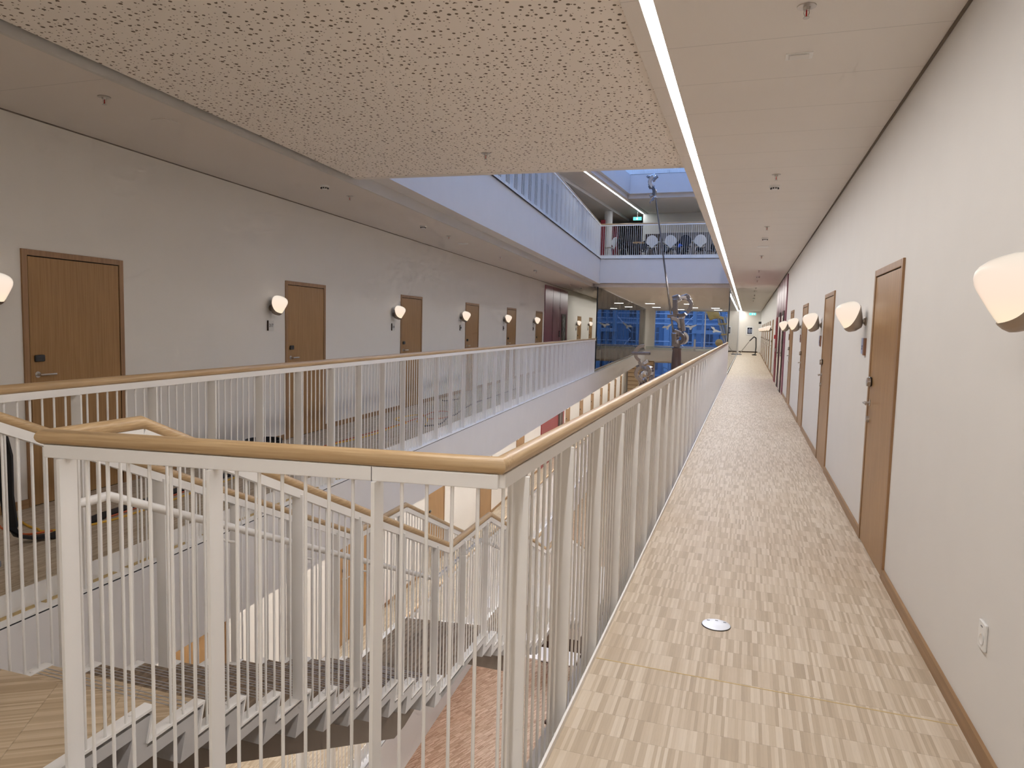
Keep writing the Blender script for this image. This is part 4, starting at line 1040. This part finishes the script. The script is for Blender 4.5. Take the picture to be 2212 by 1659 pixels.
arc_part('ring', sa, M['gunmetal'], sc(-1.60, 2.20), .145, .225, 180, 310, .13, (0, 0, -10))
# middle S-shaped plates
arc_part('hook', sa, M['gunmetal'], sc(-1.80, 1.76), .13, .225, -20, 105, .14, (0, 0, 10))
MB().obox(sc(-1.93, 1.99), sc(-1.70, 2.0), .11, .09).build('bar_link', M['gunmetal'], sa, bevel=.012)
arc_part('hook', sa, M['gunmetal'], sc(-1.82, 1.72), .19, .29, -52, 25, .16, (0, 0, 16))
MB().obox(sc(-1.58, 1.96), sc(-1.52, 1.62), .10, .16, (0, 1, 0)).build('bar_link', M['gunmetal'], sa, bevel=.02)
MB().obox(sc(-1.66, 1.98), sc(-1.50, 1.99), .10, .10).build('bar_link', M['chrome'], sa, bevel=.015)
MB().obox(sc(-1.76, 1.62), sc(-1.56, 1.56), .12, .12).build('bar_link', M['gunmetal'], sa, bevel=.015)
# lower pierced block
MB().obox(sc(-1.74, 1.58), sc(-1.73, 1.24), .12, .18, (0, 1, 0)).build('bar_link', M['gunmetal'], sa, bevel=.02)
arc_part('ring', sa, M['gunmetal'], sc(-1.595, 1.44), .055, .155, -130, 200, .13, (0, 0, -20))
arc_part('ring', sa, M['satin'], sc(-1.55, 1.45), .065, .16, -70, 80, .10, (0, 0, 25))
MB().obox(sc(-1.68, 1.34), sc(-1.55, 1.33), .11, .10).build('bar_link', M['gunmetal'], sa, bevel=.012)
MB().obox(sc(-1.81, 1.535), sc(-1.68, 1.53), .08, .10).build('bar_link', M['gunmetal'], sa, bevel=.01)
MB().obox(sc(-1.79, 1.30), sc(-1.62, 1.31), .08, .08).build('bar_link', M['chrome'], sa, bevel=.01)
MB().lathe([(.075, 0), (.095, .12), (.08, .2)], 20, sc(-1.665, 1.20)).build('neck', M['gunmetal'], sa, smooth=True)
# rod and its finial
MB().tube([sc(-1.765, 1.56), sc(-2.34, 4.92)], .022, 10).build('rod', M['gunmetal'], sa, smooth=True)
arc_part('finial_hook', sa, M['gunmetal'], sc(-2.36, 5.31), .10, .185, 118, 262, .10, (0, 0, 10))
arc_part('finial_hook', sa, M['gunmetal'], sc(-2.50, 5.06), .09, .175, -35, 92, .10, (0, 0, -10))
MB().obox(sc(-2.52, 5.17), sc(-2.42, 5.22), .09, .08).build('finial_bar', M['gunmetal'], sa, bevel=.012)
MB().obox(sc(-2.51, 5.42), sc(-2.36, 5.47), .08, .10).build('finial_bar', M['chrome'], sa, bevel=.015)
MB().obox(sc(-2.40, 5.38), sc(-2.31, 5.45), .08, .07).build('finial_bar', M['gunmetal'], sa, bevel=.012)
MB().obox(sc(-2.43, 5.33), sc(-2.37, 5.36), .08, .05).build('finial_bar', M['gunmetal'], sa, bevel=.01)
MB().obox(sc(-2.58, 5.46), sc(-2.53, 5.42), .06, .05).build('finial_bar', M['gunmetal'], sa, bevel=.008)
MB().obox(sc(-2.39, 5.05), sc(-2.345, 4.92), .07, .06, (0, 1, 0)).build('finial_bar', M['chrome'], sa, bevel=.01)
MB().obox(sc(-2.49, 4.96), sc(-2.40, 5.0), .07, .07).build('finial_bar', M['bronze'], sa, bevel=.01)
m = MB(); m.extrude([sc(-2.36, 4.93, -.03), sc(-2.41, 4.93, -.03), sc(-2.47, 4.85, -.03), sc(-2.50, 4.79, -.03), sc(-2.47, 4.79, -.03), sc(-2.45, 4.83, -.03), sc(-2.39, 4.85, -.03)], (0, .07, 0)); m.build('finial_claw', M['gunmetal'], sa, bevel=.006)

SB = 19.0
sb = tag(empty('steel_sculpture', (-2.64, SB, Z2)), 'polished steel sculpture with an open hook over a knot of chrome links', 'sculpture')
def sd(x, z, dy=0.): return (x+2.64, dy, z-Z2)
arc_part('hook', sb, M['bronze'], sd(-2.64, 1.0), .155, .245, 83, 250, .11, (0, 0, 0))
MB().obox(sd(-2.94, .995), sd(-2.45, 1.005), .12, .075).build('cross_bar', M['gunmetal'], sb, bevel=.008)
MB().obox(sd(-2.72, .78), sd(-2.66, .66), .10, .14, (0, 1, 0)).build('link', M['bronze'], sb, bevel=.012)
MB().obox(sd(-2.62, .73), sd(-2.49, .81), .11, .08).build('link', M['chrome'], sb, bevel=.015)
MB().obox(sd(-2.80, .62), sd(-2.68, .68), .10, .09).build('link', M['gunmetal'], sb, bevel=.01)
arc_part('hook', sb, M['gunmetal'], sd(-2.52, .70), .10, .17, 195, 310, .10, (0, 0, 12))
arc_part('ring', sb, M['bronze'], sd(-2.64, .46), .125, .215, 75, 285, .12, (0, 0, 10))
arc_part('ring', sb, M['chrome'], sd(-2.50, .53), .05, .16, -100, 170, .12, (0, 0, -25))
arc_part('ring', sb, M['chrome'], sd(-2.60, .40), .06, .13, 20, 330, .10, (0, 0, 40))
arc_part('ring', sb, M['gunmetal'], sd(-2.48, .33), .05, .15, -60, 120, .12, (0, 0, 30))
arc_part('ring', sb, M['gunmetal'], sd(-2.62, .26), .04, .11, 90, 400, .09, (20, 0, -30))
MB().obox(sd(-2.70, .34), sd(-2.66, .16), .11, .12, (0, 1, 0)).build('link', M['bronze'], sb, bevel=.015)
MB().obox(sd(-2.60, .56), sd(-2.50, .44), .10, .10).build('link', M['chrome'], sb, bevel=.02)
MB().obox(sd(-2.90, -.06), sd(-2.50, .20), .12, .10).build('link', M['satin'], sb, bevel=.015)
MB().obox(sd(-3.05, -.35), sd(-2.85, -.02), .12, .12).build('link', M['gunmetal'], sb, bevel=.015)
MB().lathe([(.40, 0), (.40, .03), (.12, .05), (.09, 7.4), (.07, 7.62)], 24).build('mast', M['column'], sb, smooth=True)

# ------------------------------------------------------------------ storey above
UF = 4.5
struct('floor_upper_left', MB().prism(edge_poly(8, 40, -.06, wx, 0), US, UF), M['floor_l'], 'floor of the balcony above on the left', 'floor')
struct('floor_upper_end', MB().prism([(ex(ye)-.02, ye+.07), (RE, ye+.07), (RE, 40), (ex(40), 40)], US+.001, UF), M['floor_l'], 'floor of the study area above the far end', 'floor')
struct('floor_upper_right', rbox(8, 40, -.63, RW, US, UF), M['floor'], 'floor of the balcony above the right corridor', 'floor')
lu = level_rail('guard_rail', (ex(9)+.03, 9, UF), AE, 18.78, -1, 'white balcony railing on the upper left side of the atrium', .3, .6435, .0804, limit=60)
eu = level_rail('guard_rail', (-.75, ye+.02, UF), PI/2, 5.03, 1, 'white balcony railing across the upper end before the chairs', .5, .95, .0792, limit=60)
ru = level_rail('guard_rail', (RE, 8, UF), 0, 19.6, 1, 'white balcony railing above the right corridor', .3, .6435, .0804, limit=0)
# third storey slabs
def e3(y): return -4.62+.076*(y-27.75)
struct('slab_third_left', MB().prism([(wx(13), 13), (e3(13), 13), (e3(40), 40), (wx(40), 40)], 6.88, 7.6), M['fascia'], 'blue-lit fascia of the third storey on the left', 'slab')
struct('ceiling_third_left', MB().prism([(wx(13)+.2, 13), (e3(13)-.12, 13), (e3(40)-.12, 40), (wx(40), 40)], 6.72, 6.88), M['ceil'], 'grey-blue ceiling of the upper left balcony', 'ceiling')
struct('trim_8', MB().prism([(-6.75, 20), (-6.4, 20), (-5.45, 33.0), (-5.8, 33.0)], 6.6, 6.719), M['white'], 'pale bulkhead under the upper balcony ceiling', 'trim')
struct('slab_third_end', MB().prism([(e3(27.75)+.001, 27.75), (RE, 27.75), (RE, 40), (e3(40)+.001, 40)], 6.88, 7.6), M['fascia'], 'blue-lit fascia of the third storey across the end', 'slab')
struct('ceiling_third_end', MB().prism([(e3(27.95)-.1, 27.95), (RE, 27.95), (RE, 40), (e3(40), 40)], 6.725, 6.879), M['ceil'], 'grey ceiling over the upper study area', 'ceiling')
struct('slab_third_right', rbox(8, 40, RE+.01, RW, 6.88, 7.6), M['fascia'], 'slab of the third storey over the right side', 'slab')
strip('strip_light', (-5.62, 18.5), (-4.63, 31.55), .055, 6.716, M['strip_cool'], 'cool strip light along the ceiling of the upper balcony', 14)
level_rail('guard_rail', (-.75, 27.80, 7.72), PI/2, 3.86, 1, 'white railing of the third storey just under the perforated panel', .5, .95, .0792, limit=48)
struct('ceiling_third_right', rbox(8, 40, RE+.02, RW, 6.74, 6.879), M['ceil'], 'ceiling of the upper balcony on the right', 'ceiling')
strip('strip_light', (-.56, 9), (-.56, 31.5), .055, 6.735, M['strip_cool'], 'added unseen cool strip light along the ceiling of the upper right balcony', 18)  # out of view, added to brighten the left fascia and railing opposite
struct('wall_upper_end', rbox(31.6, 31.8, -4.62, RE, UF, 6.72), M['wall'], 'white wall behind the upper study area', 'wall')
kn = struct('wall_niche', rbox(31.55, 31.6, -3.8, RE, UF, 5.86), M['grey'], 'grey wall panelling behind the upper chairs', 'wall panel')
MB().box(-4.5, -3.86, 31.53, 31.6, UF, 5.82).build('bookshelf_niche', M['brown_dark'], kn)
struct('wall_upper_dark', rbox(33.4, 33.6, -5.8, -4.64, UF, 6.35), M['dark_glass'], 'dark glazed doors beyond the upper railing', 'wall panel')
struct('wall_upper_red', rbox(32.3, 32.5, -6.65, -5.85, UF, 6.3), M['red'], 'dark red wall panel beyond the upper railing', 'wall panel')
struct('wall_upper_corner_red', rbox(28.35, 28.45, -5.84, -5.66, UF, 6.0), M['red'], 'narrow red wall strip at the corner of the upper railing', 'wall panel')
struct('pillar_upper', MB().lathe([(.17, UF), (.17, 6.72)], 24, (-5.85, 30.0, 0)), M['white'], 'round white pillar behind the upper railing', 'pillar')
ex2 = tag(empty('exit_sign', (-4.78, 31.0, 6.42)), 'glowing blue-green exit sign under the upper balcony ceiling', 'exit sign')
MB().box(-.18, .18, -.02, .02, -.07, .07).build('panel', M['exit'], ex2); m = MB(); m.box(-.04, .02, -.024, -.02, -.045, .045); m.build('pictogram', M['exit_w'], ex2)
MB().tube([(0, 0, .07), (0, 0, .3)], .008, 6).build('hanger', M['white'], ex2)
struct('wall_upper_glazed', lw(9, 27.6, UF, 6.70, .12), M['dark_glass'], 'dark glazed wall behind the upper left balcony', 'wall panel')
# shell chairs
def shell_chair(mat, name='shell_chair'):
    r = empty(name)
    def blob(outline, f, th):
        m = MB(); n = len(outline); cx = sum(p[0] for p in outline)/n; cy = sum(p[1] for p in outline)/n
        rings = [1., .66, .33]
        for s_ in (0, th):
            b = len(m.v)
            for q in rings:
                for u, v in outline: m.v.append(f(cx+(u-cx)*q, cy+(v-cy)*q, s_))
            m.v.append(f(cx, cy, s_))
            for k in range(2):
                for t in range(n): m.f.append((b+k*n+t, b+k*n+(t+1) % n, b+(k+1)*n+(t+1) % n, b+(k+1)*n+t))
            for t in range(n): m.f.append((b+2*n+t, b+2*n+(t+1) % n, b+3*n))
        o = 3*n+1
        for t in range(n): m.f.append((t, (t+1) % n, o+(t+1) % n, o+t))
        return m
    seat = [(.21*math.copysign(abs(math.cos(a))**.7, math.cos(a)), .20*math.copysign(abs(math.sin(a))**.7, math.sin(a))) for a in [2*PI*k/24 for k in range(24)]]
    blob(seat, lambda u, v, s: (u, v, .445+.03*(u/.2)**2*.4-s), .012).build('seat', mat, r, smooth=True)
    back = []
    for k in range(28):
        a = 2*PI*k/28; w = .235*math.cos(a); h = .62+.25*math.sin(a)
        if h < .56: w *= max(.38, 1-(.56-h)*5.2)
        back.append((w, h))
    blob(back, lambda u, v, s: (u, -.20-.16*(v-.45)+.06*(u/.23)**2-s, v), .012).build('backrest', mat, r, smooth=True)
    for sx_, sy_ in ((-1,-1),(1,-1),(1,1),(-1,1)): MB().tube([(sx_*.09, sy_*.09, .435), (sx_*.14, sy_*.13, .40), (sx_*.22, sy_*.22, 0)], .009, 6).build('leg', M['satin'], r, smooth=True)
    return r
chW = shell_chair(M['white_plastic']); chB = shell_chair(M['navy']); cu_ = {'w': False, 'b': False}
def chair(k, x, y, rz, label):
    p = chW if k == 'w' else chB
    o = copy_tree(p) if cu_[k] else p; cu_[k] = True
    o.location = (x, y, UF); o.rotation_euler = (0, 0, rz); tag(o, label, 'chair', 'chairs of the upper study area')
chair('w', -3.80, 28.75, .05, 'white shell chair directly left of the sculpture rod, upper storey')
chair('w', -3.05, 28.75, -.08, 'white shell chair directly right of the sculpture rod, upper storey')
chair('w', -1.95, 28.75, .12, 'white shell chair nearest the strip light, upper storey')
chair('w', -5.55, 28.9, 1.35, 'white shell chair seen from the side by the red strip')
chair('b', -2.50, 28.8, 0., 'black shell chair between two white ones, upper storey')
chair('b', -3.45, 30.6, 3.0, 'dark chair behind the tables facing the viewer, at left')
chair('b', -2.75, 30.7, 3.2, 'dark chair behind the tables facing the viewer, in the middle')
chair('b', -1.55, 30.5, 2.6, 'dark chair behind the tables facing the viewer, at right')
chair('b', -5.05, 29.3, -1.4, 'dark chair beside the dark table by the red panel')
for i, (x, y, a) in enumerate(((-4.4, 30.4, .6), (-3.0, 29.9, 2.4), (-2.0, 30.2, 3.6), (-1.15, 29.2, -.8), (-4.0, 29.3, 2.0))):
    chair('b', x, y, a, 'dark chair among the upper tables, %s' % ['in front of the dark doors', 'between the two round white tables', 'behind the right white table', 'at the strip light end', 'beside the small ochre table'][i])
def rtable(x, y, r_, top, leg, label, h=.72):
    t = tag(empty('cafe_table', (x, y, UF)), label, 'table', 'tables of the upper study area')
    MB().lathe([(r_, h-.025), (r_, h)], 32).build('table_top', M[top], t); MB().lathe([(.2, 0), (.2, .015), (.03, .03), (.03, h-.025)], 16).build('pedestal', M[leg], t, smooth=True)
rtable(-3.6, 29.7, .42, 'white_plastic', 'satin', 'round white table behind the left white chair, upper storey')
rtable(-2.2, 29.6, .45, 'white_plastic', 'satin', 'round white table behind the black chair, upper storey')
rtable(-4.35, 28.7, .24, 'ochre', 'black', 'small ochre stool-like table left of the white chairs', .62)
rtable(-4.75, 29.9, .5, 'navy', 'black', 'dark round table by the red wall panel, upper storey')
bg = tag(MB().lathe([(.10, 0), (.13, .03), (.12, .12), (.07, .17), (.03, .18)], 14, (-2.72, 29.25, UF+.0)).build('bag', M['blue'], smooth=True), 'blue bag between the white and black chairs, upper storey', 'bag'); bg.location = (0, 0, .45)
stl = tag(empty('stool', (-2.72, 29.25, UF)), 'low dark stool carrying the blue bag, upper storey', 'stool'); MB().box(-.17, .17, -.17, .17, 0, .45).build('body', M['navy'], stl, bevel=.02)

# ------------------------------------------------------------------ outside the far windows
struct('ground_outside', MB().box(-60, 50, Y1+.4, 110, -4.4, -4.2), M['ground'], 'street outside the far windows', 'ground')
bd = tag(empty('office_building', (0, 84, -4.2)), 'grey rendered building across the street beyond the far window', 'building')
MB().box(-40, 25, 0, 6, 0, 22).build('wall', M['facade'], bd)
for iz in range(5):
    for ix in range(17):
        x = -25.5+ix*1.9+(.45 if ix % 2 else 0); z = 1.1+iz*3.1
        f = MB().box(x-.38, x+.38, -.04, .02, z, z+1.9).build('window', M['facade_dark'], bd)
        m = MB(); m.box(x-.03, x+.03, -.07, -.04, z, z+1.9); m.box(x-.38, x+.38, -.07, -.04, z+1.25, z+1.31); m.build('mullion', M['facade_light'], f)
for iz in range(5):
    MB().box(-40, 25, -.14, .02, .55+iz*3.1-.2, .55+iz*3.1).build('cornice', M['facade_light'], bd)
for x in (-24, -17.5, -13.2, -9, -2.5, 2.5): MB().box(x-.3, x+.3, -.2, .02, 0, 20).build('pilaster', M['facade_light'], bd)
sf = tag(empty('scaffolding', (-4.5, 70, -4.2)), 'tubular scaffolding with platforms outside the far window', 'scaffolding')
for x in (-4.5, -2.6, -.4, .35, 2.2, 4, 6): MB().tube([(x, 0, 0), (x, 0, 14)], .10 if x not in (-.4, 2.2) else .2, 8).build('standard', M['facade_light'], sf, smooth=True)
for z in (3.2, 5.55, 8.2): MB().box(-.6, 6.4, -.4, .4, z, z+.34).build('platform', M['facade_light'], sf)
for z in (4.2, 4.7, 6.4, 6.9, 7.4): MB().tube([(-4.6, 0, z), (6.4, 0, z)], .035, 6).build('guard_tube', M['alu'], sf, smooth=True)
for a in (((-2, 5.6), (2, 10)), ((2, 0), (-2, 5)), ((1.4, 8.6), (2.6, 5.9)), ((4, 5.9), (6, 9))): MB().tube([(a[0][0], .1, a[0][1]), (a[1][0], .1, a[1][1])], .05, 6).build('brace', M['alu'], sf, smooth=True)
rg = tag(empty('drilling_rig', (0, 64.5, -4.2)), 'ochre drilling rig with a bundle of rods outside the far window', 'drilling rig')
def rz(x, z, dy=0.): return (x, dy, z+4.2)
for k in range(6): MB().tube([rz(-2.62+.17*k, 2.95-.10*(k % 2), .12*(k % 3)), rz(-1.78+.17*k, .30, .12*(k % 3))], .07, 8).build('drill_rod', M['rig_rod'], rg, smooth=True)
for k, q in enumerate((.25, .6)): MB().obox(rz(-2.75+.9*q, 2.9-2.6*q, -.06), rz(-1.75+.9*q, 2.95-2.6*q, -.06), .12, .12).build('rod_clamp', M['rig'], rg)
MB().obox(rz(-3.35, 3.55), rz(-2.95, 2.65), .55, .6).build('rotary_head', M['rig'], rg, bevel=.08)
MB().lathe([(.2, -.3), (.34, -.2), (.34, .2), (.2, .3)], 16, rz(-2.75, 3.05), Matrix.Rotation(PI/2, 3, 'X')).build('gearbox', M['rig'], rg, smooth=True)
MB().obox(rz(-2.6, 2.9), rz(-2.05, 2.75), .3, .25).build('hydraulic_arm', M['rig'], rg, bevel=.04)
MB().obox(rz(-3.45, 9), rz(-3.3, 3.2), .45, .5).build('mast', M['rig'], rg)
MB().lathe([(.1, -.4), (.33, -.3), (.33, .3), (.1, .4)], 18, rz(-2.35, .62), Matrix.Rotation(PI/2, 3, 'X')).build('drum', M['rig'], rg, smooth=True)
MB().box(-2.2, .6, -.8, .8, 2.2, 4.75).build('engine_housing', M['rig'], rg, bevel=.1)
for yy in (-.7, .7): MB().box(-2.6, 1.2, yy-.25, yy+.25, 0, 1.0).build('crawler_track', M['black'], rg, bevel=.1)
MB().box(-2.2, .9, -.7, .7, .9, 2.25).build('undercarriage', M['rig'], rg)
for i, (x, dx) in enumerate(((-6.9, .0), (-5.9, .35))):
    o = tag(empty('cable_bundle', (x, 62.3, -4.2)), ['pale looped tubing hanging outside the lower window, at left', 'pale looped tubing hanging outside the lower window, at right'][i], 'tubing')
    for k in range(3): MB().tube([(0, 0, 2.6-.35*k), (.4, 0, 2.45-.35*k), (1.0, 0, 2.3-.35*k), (1.6, 0, 2.1-.35*k)], .04, 6).build('tube', M['facade_light'], o, smooth=True)
    MB().box(-.05, .05, -.05, .05, 0, 2.7).build('stake', M['facade_light'], o)

# ------------------------------------------------------------------ sky light, camera, view
w = bpy.data.worlds.new('dusk_sky'); SC.world = w; w.use_nodes = True
bgn = w.node_tree.nodes['Background']; bgn.inputs[0].default_value = (.24, .40, .82, 1); bgn.inputs[1].default_value = 2.0

W_, H_ = 2212, 1659
f_, yaw, pitch, roll = 1515.283, .321593, .0825106, .0243432
fw = Vector((-math.sin(yaw)*math.cos(pitch), math.cos(yaw)*math.cos(pitch), -math.sin(pitch)))
r0 = Vector((math.cos(yaw), math.sin(yaw), 0)); u0 = r0.cross(fw)
r1 = r0*math.cos(roll)+u0*math.sin(roll); u1 = -r0*math.sin(roll)+u0*math.cos(roll)
cd = bpy.data.cameras.new('camera'); co = bpy.data.objects.new('camera', cd); COL.objects.link(co)
mw = Matrix.Identity(4)
for i in range(3): mw[i][0] = r1[i]; mw[i][1] = u1[i]; mw[i][2] = -fw[i]
mw[0][3], mw[1][3], mw[2][3] = 0, 0, 1.65
co.matrix_world = mw
cd.sensor_fit = 'HORIZONTAL'; cd.sensor_width = 36; cd.lens = f_/W_*36; cd.clip_start = .05; cd.clip_end = 300
SC.camera = co
SC.view_settings.view_transform = 'Standard'; SC.view_settings.look = 'None'; SC.view_settings.gamma = 1; SC.view_settings.use_curve_mapping = False
SC.view_settings.exposure = 0.1
SC.cycles.use_denoising = True
SC.cycles.max_bounces = 6; SC.cycles.diffuse_bounces = 4; SC.cycles.glossy_bounces = 3; SC.cycles.transparent_max_bounces = 8
SC.cycles.use_adaptive_sampling = True; SC.cycles.adaptive_threshold = .12; SC.cycles.adaptive_min_samples = 12
SC.cycles.caustics_reflective = False; SC.cycles.caustics_refractive = False
SC.cycles.sample_clamp_indirect = 6.0
